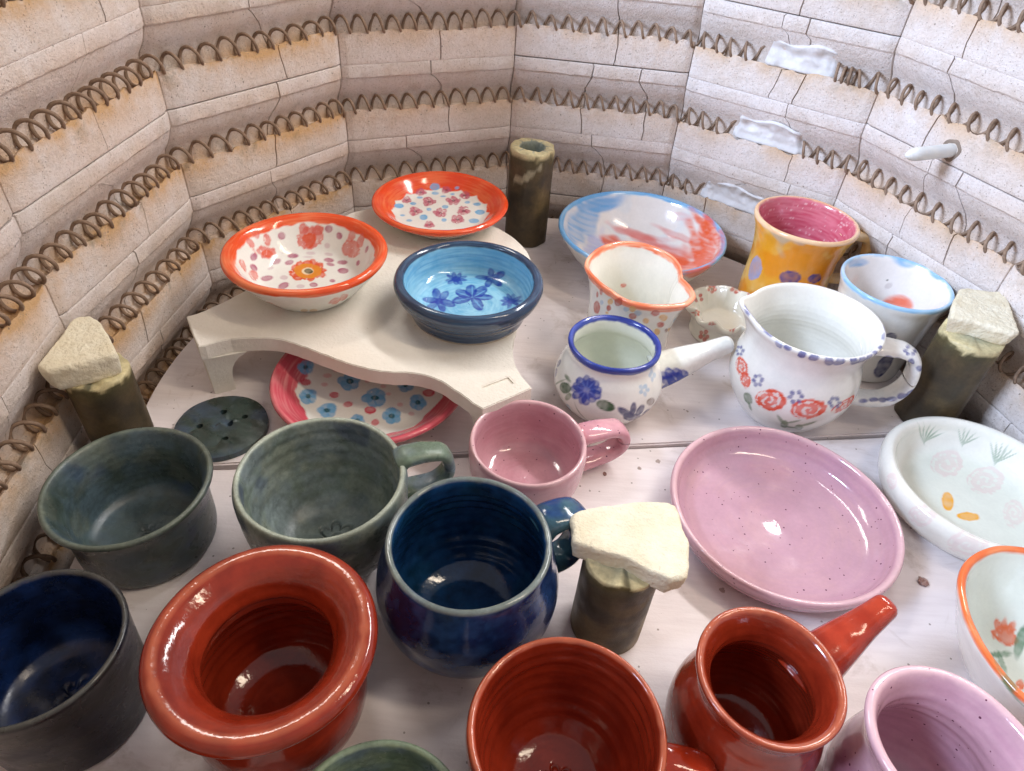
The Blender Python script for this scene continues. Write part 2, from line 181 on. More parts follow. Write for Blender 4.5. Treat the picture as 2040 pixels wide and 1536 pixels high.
DECOR = {
 'obowl': '''mauve -313 367 247 26 17 -7 1 -18 -26;mauve 46 495 274 32 -2 3 0 -15 -27;mauve 142 456 240 27 -5 5 2 -15 -23;mauve -218 297 107 37 16 -6 4 -18 -11;mauve -323 184 110 26 36 -3 10 -16 -11;mauve -232 225 85 27 23 -1 10 -20 -7;mauve 75 312 85 42 -4 2 3 -21 -6;mauve 98 264 75 36 -8 1 3 -21 -3;mauve 197 280 93 45 -7 9 5 -23 -7;mauve 223 179 76 45 -3 6 8 -36 -3;mauve -330 -43 90 31 40 -14 12 -31 -3;mauve -183 -96 68 27 45 -3 23 -38 0;mauve 38 -38 62 31 2 1 9 -32 1;mauve 170 37 66 24 2 1 6 -25 0;mauve -451 71 207 16 11 -20 -2 -43 -6;mauve -428 -23 167 18 0 -24 -2 -38 5;mauve 343 219 138 17 -16 6 -5 -18 -15;mauve 415 256 250 14 -16 6 -10 -12 -26;mauvef -88 360 108 36 7 -1 3 -11 -8;mauvef -103 324 92 34 7 -2 2 -10 -4;mauvef 61 365 108 34 -6 0 -1 -12 -8;mauvef -219 22 69 29 8 -2 9 -29 -1;mauvef -55 -76 64 32 6 -1 8 -30 1;mauvef -342 95 100 15 24 -4 6 -10 -5;mauvef 40 420 158 25 -1 2 1 -15 -18;mauvef -283 295 142 14 19 4 4 -3 -6;coral -471 234 321 16 30 -1 19 -18 -33;coral -404 273 258 19 23 -5 9 -24 -39;coral -483 142 286 9 30 -1 20 -5 -34;coral -403 189 190 60 62 -39 4 -41 -29;coral -107 447 208 100 22 -2 4 -48 -72;coral -48 485 254 37 -11 -25 -29 -21 -32;coral -160 470 270 35 11 -2 1 -23 -39;coral 259 419 266 35 -19 2 -14 -17 -40;coral 343 356 264 31 -23 8 -15 -30 -55;coral 258 355 180 89 -38 29 7 -49 -49;coral -465 -120 243 -2 46 -16 27 -22 -34;coral -403 -123 158 -2 72 -26 27 -31 -21;redor -105 434 189 52 11 -2 4 -34 -47;redor -391 192 177 32 35 -18 4 -24 -19;redor 29 172 65 50 10 1 11 -40 -2;redor 37 125 64 57 -16 0 7 -59 -2;redor -5 78 62 30 -43 -1 -21 -51 -1;redor -42 69 62 10 -46 -1 -55 4 1;redor -113 72 64 -28 -43 0 -32 53 1;redor -144 105 66 -45 -27 1 -20 52 2;redor -150 167 68 -52 6 3 -8 51 3;redor -135 203 70 -41 26 5 4 54 4;redor -89 244 72 -13 43 5 44 14 0;redor -30 237 70 17 47 4 46 -54 -6;redor 9 212 68 38 31 3 24 -52 -4;amber -60 153 65 110 19 -1 27 -100 -5;cream -63 150 65 46 7 0 13 -47 -2;dkgreen -55 151 65 34 5 0 10 -35 -1;coral 309 -391 171 36 15 13 -14 58 -67;coral 364 -358 187 31 -1 28 -9 62 -62;coral -167 -425 119 37 -2 -13 -25 51 -44;coral -138 -371 54 8 49 -49 -24 48 -40;ochre 65 -399 64 25 9 -5 -17 38 -42;ochre 126 -371 51 25 19 -10 -15 35 -38''',
 'oplate': '''sky -120 454 123 47 12 -1 3 -29 -24;sky -104 394 84 34 7 -1 2 -18 -7;sky -406 59 85 40 35 -14 7 -39 -5;sky -148 -96 69 35 6 0 8 -54 0;sky 24 150 70 29 6 0 5 -36 0;sky -121 71 70 23 3 0 5 -32 0;sky 365 85 75 47 -4 7 4 -48 -1;sky 328 -91 73 49 4 2 4 -48 1;sky 47 -118 70 24 4 0 4 -33 0;sky 136 -566 215 39 8 1 0 -10 2;sky 102 463 126 20 0 3 1 -12 -9;sky -243 288 76 29 9 -2 3 -18 -2;sky -285 159 72 29 7 -1 5 -28 -1;sky 226 275 73 25 4 1 3 -25 -1;sky 322 236 80 38 -10 8 2 -24 -4;sky -267 -183 71 25 6 -1 4 -25 0;sky -109 -575 215 25 -1 -1 2 -7 2;sky -346 -97 73 22 7 -1 4 -19 0;sky 263 -516 213 24 6 2 -7 -14 4;sky -23 361 74 27 5 0 2 -16 -1;sky 65 404 84 21 1 2 1 -11 -4;rose -213 369 93 21 7 -3 1 -15 -7;rose -239 342 88 6 -14 -7 -24 -18 0;rose -273 335 97 -17 -15 0 -7 16 10;rose -269 358 107 -18 -1 8 5 21 10;rose -232 379 104 10 15 5 21 -11 -14;wine -245 357 97 13 6 -1 1 -8 -4;rose 27 446 104 27 2 2 1 -15 -10;rose 8 428 93 9 -12 -6 -23 -15 -9;rose -27 430 95 -21 -11 -5 -11 21 12;rose -29 453 110 -16 5 5 8 18 13;rose 12 458 113 10 10 8 22 -17 -13;wine -2 443 102 14 1 1 1 -7 -5;rose 216 365 91 20 -15 -1 -7 -23 -12;rose 183 360 82 -4 -22 -8 -28 17 1;rose 158 384 87 -24 0 -4 -4 24 9;rose 175 404 100 -10 14 6 26 14 15;rose 213 390 103 18 4 8 11 -22 -9;wine 188 383 92 15 -3 2 1 -10 -5;rose -331 204 78 18 4 -3 3 -27 -4;rose -344 170 76 7 -20 -3 -19 -23 1;rose -375 171 86 -18 -23 3 -8 21 7;rose -375 200 92 -14 1 7 4 30 6;rose -348 228 88 6 23 4 20 -7 -9;wine -355 196 83 11 7 -2 2 -11 -3;rose -105 233 71 28 6 0 5 -37 -1;rose -128 185 70 9 -29 0 -31 -33 0;rose -171 192 71 -21 -23 0 -17 52 1;rose -176 249 72 -27 17 1 3 53 1;rose -138 268 72 3 38 1 38 -27 -1;wine -141 225 71 17 2 0 3 -20 0;rose 117 260 71 23 -25 0 -11 -55 -1;rose 67 252 71 -16 -32 0 -23 51 1;rose 46 296 72 -33 4 0 -3 39 1;rose 86 339 73 -1 35 2 31 -6 0;rose 122 307 73 31 14 1 8 -43 -1;wine 88 291 72 17 3 0 2 -21 -1;rose -205 16 70 27 6 0 7 -44 0;rose -229 -35 70 10 -31 0 -31 -24 0;rose -265 -30 70 -17 -25 0 -21 49 0;rose -274 38 71 -24 20 1 6 55 0;rose -238 58 70 3 35 0 36 -27 0;wine -241 8 70 16 3 0 4 -22 0;rose 28 -7 70 24 -19 0 -6 -45 0;rose -16 -20 70 -13 -38 0 -30 42 0;rose -43 15 70 -35 -1 0 -5 41 0;rose -22 67 71 -16 41 0 23 37 0;rose 28 46 70 28 28 0 12 -45 0;wine -3 13 70 15 2 0 2 -16 0;rose 252 90 70 26 -5 0 2 -39 0;rose 218 43 70 5 -38 0 -33 -12 0;rose 175 73 70 -23 -14 0 -9 49 0;rose 181 123 70 -25 25 0 8 53 0;rose 227 135 70 15 36 1 22 -43 0;wine 210 95 70 17 3 0 2 -22 0;rose 209 -88 70 29 -1 0 3 -46 0;rose 182 -128 70 7 -33 0 -31 -19 0;rose 142 -115 70 -23 -21 0 -11 39 0;rose 139 -59 70 -24 19 0 7 54 0;rose 189 -43 70 13 33 0 26 -45 0;wine 173 -87 70 16 3 0 3 -21 0;rose -44 -240 70 26 -6 0 1 -33 0;rose -72 -268 71 2 -27 1 -28 5 0;rose -102 -252 70 -19 -13 0 -9 35 -1;rose -97 -211 70 -17 15 0 6 48 0;rose -61 -199 70 9 22 0 22 -38 0;wine -74 -232 70 13 3 0 2 -15 0''',
 'bbowl': '''blue -86 337 75 39 0 0 1 -18 -1;blue -107 304 75 27 -31 -1 -8 -25 -1;blue -131 295 75 5 -35 -1 -22 -4 0;blue -170 297 75 -29 -34 0 -11 25 1;blue -184 317 76 -40 -16 0 -4 19 1;blue -181 356 80 -39 15 6 3 19 3;blue -156 375 81 -16 29 8 16 17 2;blue -120 377 79 17 36 5 15 -15 -3;blue -91 366 77 38 24 1 5 -18 -2;blue 207 399 104 55 6 29 13 -23 -14;blue 201 336 79 44 -44 -2 -14 -37 -6;blue 132 317 76 -17 -60 -2 -25 23 0;blue 81 388 80 -66 4 -2 -1 28 5;blue 143 429 106 -8 29 25 28 -1 7;blue -164 -13 73 64 -19 0 -1 -47 0;blue -203 -67 73 28 -68 0 -23 -26 0;blue -277 -67 74 -37 -66 1 -20 35 0;blue -299 10 74 -65 1 1 -3 42 0;blue -265 98 74 -26 79 1 31 26 0;blue -204 87 73 25 66 0 24 -32 0;blue 108 109 73 73 12 0 4 -43 0;blue 68 14 73 46 -81 0 -28 -47 0;blue -1 -3 72 -23 -94 0 -38 31 0;blue -60 54 72 -76 -38 0 -12 51 0;blue -58 139 73 -67 37 0 7 59 0;blue 3 187 73 -18 84 0 43 22 0;blue 73 179 73 48 82 1 28 -54 0;blue 382 86 79 40 -1 6 1 -17 0;blue 369 51 77 36 -31 1 -5 -20 -1;blue 366 -353 322 8 -18 9 -12 -14 0;blue 322 28 75 -11 -49 0 -14 11 0;blue 291 45 75 -35 -30 -1 -7 23 0;blue 287 83 75 -45 0 -1 -1 22 0;blue 297 110 75 -36 26 -1 5 25 0;blue 314 135 76 -19 47 0 14 16 1;blue 342 139 77 5 45 1 18 -9 1;blue 372 114 79 36 25 6 7 -22 0;blue -136 337 76 37 6 0 5 -38 -2;blue -235 3 73 32 5 0 6 -43 0;blue 335 82 76 33 3 1 2 -36 0;sky 111 102 73 63 5 0 0 -7 0;sky 70 16 73 33 -55 0 -3 -5 0;sky 2 -3 72 -12 -55 0 -3 3 0;sky -53 56 72 -53 -27 0 -1 6 0;sky -50 127 72 -49 21 0 1 5 0;sky 11 193 73 -7 61 0 5 1 0;sky 80 167 73 35 45 0 2 -6 0''',
 'pplate': '''sky -514 146 121 23 -5 -14 -6 -34 -2;sky -539 111 132 0 -31 -4 -30 -7 19;sky -569 127 155 -23 -17 14 -6 32 9;sky -553 173 152 -11 18 12 26 38 -10;sky -517 190 131 16 28 -4 18 -22 -16;teal -539 149 138 14 13 -7 4 -17 -6;sky -147 68 70 31 -26 0 -12 -48 0;sky -209 49 71 -13 -36 0 -47 44 0;sky -246 106 71 -44 0 1 -9 50 0;sky -210 157 71 -15 43 1 39 17 0;sky -154 138 70 34 28 0 24 -48 0;teal -191 105 71 27 3 0 7 -29 0;sky -413 -144 82 25 -13 -4 -3 -43 4;sky -453 -180 97 0 -42 7 -38 10 13;sky -485 -141 105 -23 -13 13 -9 43 -2;sky -466 -85 92 -12 31 2 35 25 -13;sky -427 -84 82 18 26 -4 25 -38 -3;teal -451 -126 90 17 8 -6 6 -23 0;sky -244 -268 75 33 -21 0 -5 -43 2;sky -287 -286 77 -5 -37 3 -37 25 1;sky -319 -254 78 -31 -8 4 -12 38 -2;sky -299 -205 74 -15 28 0 40 27 -2;sky -253 -215 73 24 27 -1 29 -47 0;teal -280 -247 75 22 3 -1 5 -22 1;sky 82 -91 71 40 -26 0 -12 -62 0;sky 24 -115 71 -9 -36 0 -46 37 0;sky -19 -71 71 -45 -8 0 -11 48 0;sky 8 -8 70 -21 35 0 42 44 0;sky 74 -26 71 28 27 0 28 -51 0;teal 39 -62 71 30 3 0 5 -26 0;sky 279 95 72 30 -15 0 -7 -45 -1;sky 237 62 71 -4 -35 0 -36 14 0;sky 203 115 71 -26 0 0 -5 44 0;sky 220 166 72 -16 41 0 31 22 1;sky 260 153 72 16 31 1 29 -34 0;teal 240 116 72 20 1 0 5 -26 0;sky 408 -85 79 30 -6 4 6 -49 2;sky 386 -125 77 15 -42 3 -33 -16 -3;sky 341 -105 74 -20 -21 -1 -21 43 -1;sky 339 -42 73 -28 33 -1 21 37 1;sky 374 -29 75 6 39 0 36 -20 2;teal 368 -79 75 20 1 1 4 -26 1;sky 240 -272 74 33 -21 2 -7 -42 1;sky 197 -293 74 -2 -36 1 -38 17 -1;sky 158 -249 72 -30 -2 0 -7 45 -1;sky 184 -198 72 -14 42 -1 40 19 0;sky 230 -217 73 24 25 0 24 -43 1;teal 201 -247 73 22 2 0 5 -25 1;sky -7 -330 73 26 -7 0 0 -29 1;sky -36 -352 74 2 -27 1 -30 6 0;sky -72 -332 74 -22 -8 0 -10 32 -1;sky -59 -298 72 -19 21 0 16 35 -1;sky -22 -294 72 13 19 0 20 -27 1;teal -38 -321 73 18 2 0 3 -16 0;rasp -505 12 105 33 23 -16 8 -33 -5;rasp -270 -68 71 35 5 -1 9 -34 0;rasp -145 -160 71 33 5 0 7 -32 0;rasp 31 -201 71 40 4 0 8 -40 0;rasp 96 -328 73 27 4 0 6 -34 1;rasp 437 32 82 47 -5 10 5 -44 0;raspf -325 218 75 28 5 -2 5 -21 -1;raspf -375 141 76 30 7 -3 5 -22 -1;raspf -371 37 74 24 5 -1 5 -21 0;raspf 240 -115 72 22 2 0 4 -21 0;raspf 343 -212 77 21 0 2 3 -21 2;raspf -57 125 70 22 4 0 4 -19 0;raspf 75 77 71 22 3 0 4 -20 0;raspf 131 -7 71 19 2 0 4 -17 0''',
 'bpot': '''blue -122 -344 428 38 -8 10 3 -16 -29;blue -129 -356 397 42 -18 -8 -12 -10 -33;blue -150 -361 366 24 -19 -23 -23 0 -24;blue -188 -355 335 2 -14 -40 -30 12 -11;blue -209 -343 337 -13 -10 -52 -28 16 -1;blue -249 -313 344 -37 12 -42 -15 19 19;blue -258 -290 376 -46 28 -22 0 13 26;blue -248 -287 398 -38 29 -7 9 9 31;blue -234 -279 433 -27 33 15 23 0 29;blue -196 -288 459 -3 26 35 27 -10 11;blue -167 -305 460 15 14 34 30 -18 -4;blue -142 -322 452 31 4 27 20 -21 -19;blue -190 -324 405 62 -23 26 7 -33 -59;blue2 -152 -335 423 25 -5 11 1 -2 -4;blue2 -155 -346 395 26 -15 -8 -2 -1 -5;blue2 -178 -346 372 10 -16 -26 -5 1 -4;blue2 -205 -333 366 -12 -6 -32 -4 3 1;blue2 -225 -317 374 -26 7 -23 -2 4 5;blue2 -225 -304 400 -31 20 -5 1 2 6;blue2 -213 -297 430 -15 21 17 5 -1 5;blue2 -189 -306 440 0 16 24 4 -2 2;blue2 -166 -319 440 17 6 24 3 -3 -2;green -337 -227 323 29 -24 51 24 -41 -13;green -45 -399 332 70 -11 -12 -6 -10 -39;sage -310 -272 277 15 -17 4 -10 11 -47;sage -326 -199 395 8 -4 13 20 -37 -5;sage -387 -139 292 25 -59 82 3 -8 0;pale 303 -168 465 16 15 -12 -1 -15 -12;pale 286 -206 456 2 -12 -14 -11 -9 6;pale 263 -202 494 -13 -11 11 2 12 15;pale 272 -180 513 -10 -1 28 15 18 -14;pale 253 -276 412 18 12 -7 3 -5 -14;pale 236 -301 391 7 -4 -18 -12 -8 2;pale 203 -312 417 -12 -10 -3 -10 0 13;pale 201 -296 446 -15 1 16 10 11 5;pale 230 -277 442 5 13 12 16 5 -10;navy 119 -393 268 69 24 -52 -5 0 -32;navy 161 -377 298 23 8 -13 -3 -8 -55;navy 221 -347 266 24 16 -29 -20 -10 -45;navy 281 -278 188 17 40 -42 -32 -20 -23;navy 178 -357 200 77 56 -38 12 30 -63;taupe 300 -279 301 25 28 5 24 19 -38;navyf -388 -12 378 7 -28 17 -11 -12 -28;navyf -404 -50 317 6 -24 19 -2 -23 -25;navyf -407 -51 247 1 -11 9 6 -24 -28;pale -285 -199 100 4 -70 64 27 39 -72;sage -205 -331 173 54 6 -70 -1 4 -7''',
 'bpot:h': '''blue 578 28 305 57 37 -8 6 14 -31;blue 570 36 279 38 36 -19 -13 4 -25;blue 531 14 269 11 20 -27 -30 -10 -16;blue 494 -11 279 -11 6 -39 -37 -26 36;blue 440 -33 323 -58 -21 -1 -13 -3 34;blue 435 -30 355 -53 -10 19 2 8 30;blue 458 -20 369 -41 0 33 20 14 29;blue 514 -5 371 6 7 35 44 10 -24;blue 561 11 339 44 20 13 28 18 -54;blue 510 -9 317 64 24 6 27 17 -63;blue 453 -19 246 40 10 32 18 20 -34''',
 'heart': '''brick -193 -413 689 22 -42 29 10 24 -49;brick -62 -432 584 29 -12 13 7 13 -37;brick 92 -488 668 32 1 3 13 30 -47;brick 178 -389 493 30 12 -4 10 15 -38;brick -237 -287 544 15 -18 13 5 2 -29;brick -316 -255 670 8 -25 17 8 21 -44;brick -330 -173 590 7 -18 13 4 11 -37;brick -317 -164 457 22 -45 33 7 -7 -57;honey -86 -474 676 23 -14 12 9 21 -39;honey 47 -432 549 24 0 2 8 12 -35;honey 175 -426 590 36 13 -5 14 28 -50;honey -238 -320 630 15 -32 23 6 17 -38;honey 169 -368 409 24 10 -4 10 14 -40;honey 290 -264 363 21 38 -26 11 28 -40;honey -242 -272 488 11 -12 9 2 0 -13;pale -127 -441 648 18 -19 14 6 15 -31;pale -34 -466 640 25 -10 9 9 20 -39;pale -292 -225 551 10 -19 15 4 0 -21;pale 309 -281 473 20 33 -4 17 51 -52;brown 313 -448 708 10 6 0 4 21 -24;brown 254 -315 391 16 20 -11 7 18 -32;coral -49 332 380 22 3 1 3 -1 -17''',
 'lbplate': '''skyw -570 375 295 180 114 -125 -151 -486 -105;skyw -349 640 364 279 160 -1 23 -35 -71;skyw -650 -453 456 89 -116 1 -26 194 -256;lilac -409 174 100 113 8 -38 -75 -328 -23;rosew 55 494 124 361 -81 -25 -10 -48 -28;rosew 211 405 104 382 -205 1 -17 -60 -25;rosew 354 253 97 344 -319 54 -24 -75 -21;rosew 453 395 203 219 -221 26 -15 -33 -31;rosew -109 333 79 208 -20 -11 -17 -108 -12;rosef 467 551 354 155 -108 35 -3 -28 -38;orangew 684 -54 302 37 -162 74 -96 -424 -52;orangew 617 33 219 50 -59 48 -25 -445 -33;orangew 744 74 404 25 -46 39 -7 -411 -19;orangew 488 -72 123 205 -211 69 -31 -128 -6;orangew 682 271 377 29 -18 38 72 -265 -47;orangew 416 112 95 146 -224 34 -26 -61 -13;rosew 744 -188 436 11 -95 43 -102 -337 -1;orangew -226 354 92 108 -37 -25 -32 -98 -19;orangew 425 -700 416 176 117 -8 38 62 -90;orangew 621 -186 253 50 -288 156 -32 -243 13''',
 'flutedish': '''brick -56 312 262 17 0 -3 -3 -14 -10;brick -85 282 255 1 -11 -9 -20 -13 7;brick -122 265 285 -18 -21 9 -5 8 11;brick -103 316 287 -11 6 8 18 26 -6;brick -63 340 278 12 14 2 12 -8 -3;olive -86 305 271 13 9 -4 0 -10 -6;brick 165 309 279 15 -8 -2 1 -13 -3;brick 135 288 270 1 -13 -11 -20 -3 -1;brick 95 292 288 -22 -11 0 -5 10 12;brick 107 316 298 -17 -1 6 12 8 -3;olive 134 313 286 13 4 -3 1 -9 -3;brick 255 193 308 9 -4 -2 2 7 2;brick 229 186 303 -4 -8 -6 -8 5 0;brick 223 217 303 -6 8 -5 3 16 1;brick 232 222 307 -1 9 -1 4 -7 2;brick 246 199 310 7 -6 0 -1 -3 -8;olive 237 203 309 4 -4 0 1 -6 0;brick -187 191 222 17 3 -7 -6 -13 -11;brick -237 104 244 10 1 -21 -7 -17 11;brick -266 81 279 -12 -12 -3 -13 1 16;brick -275 109 303 -8 24 1 7 10 -1;brick -201 212 250 7 12 11 15 -1 -6;olive -257 94 285 5 -5 -2 1 -7 -7;brick -286 -163 292 12 -1 -7 -8 -16 -1;brick -311 -152 280 -1 -1 -10 -1 22 -5;brick -314 -106 268 -10 24 -17 -4 6 5;brick -302 -127 304 2 12 4 11 -8 8;brick -276 -131 295 17 21 -9 3 -8 -5;olive -305 -148 296 7 -10 7 0 -8 -2;brick -164 -283 288 11 -5 5 1 -1 -5;brick -182 -281 276 3 1 -5 -9 1 -5;brick -204 -279 278 -9 1 -4 -2 0 7;brick -203 -278 289 -8 3 1 1 5 11;brick -178 -281 294 5 1 5 9 -5 -11;olive -187 -282 286 8 -1 1 1 0 -2;brick -17 -349 284 6 -9 -2 -7 -12 -6;brick -40 -345 280 -8 -5 -2 -3 13 0;brick -42 -327 274 -11 -2 0 3 4 0;brick -21 -324 279 3 -1 3 14 7 2;brick -7 -335 289 11 -1 4 -2 -9 0;olive -26 -335 282 7 -2 3 -2 -7 2;brick -172 -221 106 14 -11 1 -1 2 -24;brick -185 -211 69 6 -7 -19 -13 10 -12;brick -216 -180 73 -12 13 -19 -9 12 16;brick -219 -176 115 -11 13 5 5 -9 21;brick -192 -211 150 0 -11 30 14 -12 -1;olive -196 -200 103 8 -9 7 3 -2 -14;brick -11 -281 124 9 0 1 1 0 -6;brick -21 -280 113 4 0 -6 -7 1 -6;brick -40 -278 114 -7 1 -4 -3 0 6;brick -40 -278 126 -8 1 2 0 -1 9;brick -21 -281 133 3 -1 5 8 0 -9;olive -26 -280 122 6 -1 1 1 0 -4''',
 'jug': '''indigo -495 23 887 16 5 2 6 -58 -5;indigo -462 -48 878 9 1 -4 9 -35 -1;indigo -448 -102 877 9 2 -4 8 -42 1;indigo -419 -208 881 16 -8 1 11 -55 3;indigo -393 -256 881 16 -2 2 7 -27 -1;indigo -347 -337 865 12 -11 26 17 -18 -26;indigo -299 -380 870 23 -17 9 3 -6 -23;indigo -211 -433 857 21 -14 14 11 2 -34;indigo -139 -462 861 26 -12 20 15 0 -30;indigo -36 -477 850 28 -5 6 23 16 -47;indigo 33 -477 850 27 -9 27 22 13 -30;indigo 137 -461 857 38 19 -21 14 19 -46;indigo 198 -438 856 19 1 24 25 19 -27;indigo 251 -408 873 23 20 11 16 1 -15;indigo 305 -365 879 20 18 0 11 -10 -9;indigo 360 -301 880 20 17 -1 4 -18 0;indigo 429 -167 879 6 -8 4 -19 -41 -1;indigo 474 -63 883 5 -4 0 -10 -40 0;roseor -450 -119 472 19 -40 49 14 -78 -32;roseor -425 -210 419 19 -29 39 19 -48 -41;roseor -275 -388 390 83 -57 41 15 -12 -92;roseor -17 -474 405 118 -1 35 36 -5 -85;roseor 266 -391 415 90 67 30 39 22 -44;indigo -347 -300 509 10 -8 10 3 -9 -15;indigo -352 -306 471 7 -11 -9 -7 5 -12;indigo -372 -287 450 -3 -1 -18 -10 12 -2;indigo -386 -262 466 -9 10 -10 -4 10 12;indigo -382 -256 501 -6 12 8 7 -6 14;indigo -363 -274 524 2 4 12 11 -12 5;indigo -96 -448 507 14 -2 5 6 -5 -15;indigo -104 -454 466 14 -5 -11 -8 0 -12;indigo -140 -447 452 -3 -2 -16 -15 5 4;indigo -167 -433 479 -15 4 -8 -4 4 13;indigo -161 -428 514 -13 8 11 9 1 15;indigo -120 -435 532 6 3 14 14 -6 -8;indigo 199 -423 457 23 9 -8 4 -1 -15;indigo 192 -431 428 17 5 -20 -13 -7 -6;indigo 145 -448 438 -4 -3 -12 -21 -4 17;indigo 114 -451 474 -19 -5 1 -6 2 16;indigo 125 -442 504 -15 -1 14 12 5 10;indigo 163 -430 498 1 4 15 22 6 -14;indigo -444 -27 555 5 -16 12 -1 -14 -7;indigo -451 -36 529 1 -17 -1 -5 9 -12;indigo -460 2 499 -2 -2 -12 -2 21 -11;indigo -458 46 497 -1 19 -16 2 17 2;indigo -451 62 520 2 24 -5 3 -13 15;indigo -445 21 550 4 7 11 2 -21 10;sage -149 -421 238 44 2 -45 -2 7 -17;sage -111 -414 196 20 -13 15 24 22 -58;sage -78 -445 254 40 -20 37 6 2 -11;sage -3 -423 185 27 -4 8 22 24 -48;sage 29 -448 245 51 -12 41 8 6 -15;sage -381 -264 290 5 -29 46 27 -25 -30;sage -347 -273 223 1 -12 16 23 -3 -39;sage -54 -411 169 45 -6 1 6 8 -16''',
 'jug:h': '''indigo 754 -88 725 21 8 -7 -8 -23 1;indigo 721 -131 727 7 -11 -6 -18 -15 0;indigo 677 -141 732 -11 -10 -5 -11 7 6;indigo 663 -120 742 -18 -5 1 6 17 4;indigo 703 -66 741 -1 20 1 24 26 -5;indigo 766 -31 718 -1 -11 7 6 -15 -1;indigo 551 -146 695 26 -4 4 9 6 -14;indigo 627 -147 692 27 1 -4 9 4 -9;indigo 721 -157 674 24 -4 -5 10 10 -26;indigo 804 -163 625 26 5 -18 -9 -6 -19;indigo 836 -164 398 19 1 29 13 3 -19;indigo 798 -159 350 27 -7 23 11 -6 -19;indigo 744 -139 297 28 -16 22 0 -16 -10;indigo 694 -118 264 26 -7 9 -4 -20 -7;indigo 634 -112 254 35 1 3 -4 -21 -6;indigo 553 -126 245 35 3 2 -1 -14 -9''',
 'ymug': '''lilacb -355 -119 432 26 -80 38 7 -18 -118;indigo -113 -360 500 80 -26 23 20 -4 -68;indigo 105 -364 514 58 16 16 31 11 -48''',
 'lbcup': '''skyw 214 333 809 82 -50 8 -7 -28 -39;skyw -201 331 773 106 63 -13 19 0 -35;skyw 375 152 821 37 -71 4 -14 -19 -17;orangew 241 237 476 81 -77 33 10 -21 -66;greyf 145 322 583 18 -4 28 16 -10 -15;dkgreen 121 339 627 6 -2 1 3 -2 -7;navy -63 -372 525 40 -8 10 19 3 -44;navy 19 -341 219 61 8 -39 -7 13 -135''',
 'wbowl': '''grass -194 509 198 -38 7 66 6 2 0;grass -167 517 194 -18 15 62 6 1 -1;grass -138 523 187 2 20 55 7 1 -2;grass -112 525 179 19 22 47 6 0 -3;grass -87 525 168 35 20 35 6 -1 -4;grass -66 523 155 48 17 23 3 -2 -5;grass 119 523 179 -21 23 46 4 0 2;grass 140 520 184 -7 20 49 5 -1 0;grass 160 515 185 6 16 48 4 -2 -2;grass 180 506 181 20 10 42 4 -2 -2;grass 197 497 174 31 2 33 2 -2 -4;grass 328 408 148 -15 43 45 3 0 4;grass 343 402 158 -5 37 53 4 -2 3;grass 359 392 165 6 30 57 3 -4 -2;grass 375 379 168 15 20 58 3 -4 -1;grass 388 365 168 25 7 54 2 -4 -2;grass 399 351 166 32 -4 49 1 -3 -3;yellow -154 -34 62 47 13 0 -29 -90 0;yellow -66 -158 62 76 -1 0 -21 -40 0;ghost -8 333 65 127 13 1 -52 -132 -8;ghost 214 194 64 140 12 4 -60 -133 -4;ghost 279 -98 65 76 6 2 -66 -133 -1;ghost -548 -345 230 36 -50 69 16 -36 -65;ghost -338 -555 234 78 -41 67 30 -29 -88;ghost -639 -59 246 11 -25 31 -5 -51 -32''',
 'tulip': '''tulip 3 250 87 62 -20 -3 -42 -58 -15;tulip -25 293 100 23 10 4 10 -34 -15;tulip 13 308 109 20 1 2 -5 -30 -18;tulip 50 291 103 17 -8 -2 -23 -32 -18;tulip -54 -48 72 23 2 0 -13 -29 0;leaf 72 213 83 27 -6 1 -63 -98 -23;leaf -82 129 74 77 13 -2 -7 -18 -1;leaf -94 79 73 16 6 0 -7 -65 -1;leaf -456 -275 510 26 9 11 5 -39 -1;leaf -481 -222 509 4 2 4 4 -68 -10;leaf -448 -325 479 -1 -1 9 34 -59 -12''',
}
# ============================================================ mesh and material helpers
def lin(c):
    c = np.asarray(c, float) / 255.0
    return np.where(c <= 0.04045, c / 12.92, ((c + 0.055) / 1.055) ** 2.4)
def L4(*c): return tuple(lin(c)) + (1.0,)

def mesh_from(name, V, F, colors=None, stain=None, smooth=True, sharp=None):
    """V (k,3), F (q,4) or list of faces"""
    me = bpy.data.meshes.new(name); V = np.asarray(V, np.float32)
    if isinstance(F, np.ndarray):
        k = F.shape[1]; me.vertices.add(len(V)); me.vertices.foreach_set('co', V.ravel())
        me.loops.add(F.size); me.loops.foreach_set('vertex_index', F.ravel().astype(np.int32))
        me.polygons.add(len(F)); me.polygons.foreach_set('loop_start', np.arange(0, F.size, k, dtype=np.int32))
        me.polygons.foreach_set('loop_total', np.full(len(F), k, np.int32))
    else:
        me.from_pydata([tuple(v) for v in V], [], [tuple(f) for f in F])
    me.update(calc_edges=True); me.validate()
    me.polygons.foreach_set('use_smooth', np.full(len(me.polygons), smooth, bool))
    if sharp is not None: me.set_sharp_from_angle(angle=R(sharp))
    if colors is not None:
        a = me.color_attributes.new('paint', 'FLOAT_COLOR', 'POINT')
        c = np.ones((len(V), 4), np.float32); c[:, :3] = colors.reshape(-1, 3); a.data.foreach_set('color', c.ravel())
    if stain is not None:
        a = me.attributes.new('stain', 'FLOAT', 'POINT'); a.data.foreach_set('value', np.asarray(stain, np.float32).ravel())
    return me
def grid_faces(m, n, flip=False):
    i = np.arange(m - 1)[:, None] * n; j = np.arange(n)[None]; j2 = (j + 1) % n
    f = np.stack([i + j, i + j2, i + n + j2, i + n + j], -1).reshape(-1, 4)
    return f[:, ::-1].copy() if flip else f
def add(name, me, mat, parent=None, loc=(0, 0, 0), label=None, cat=None, group=None, kind=None):
    o = bpy.data.objects.new(name, me); COL.objects.link(o)
    if me is not None and mat is not None: me.materials.append(mat)
    if parent is not None: o.parent = parent
    o.location = loc; tag(o, label, cat, group, kind)
    return o
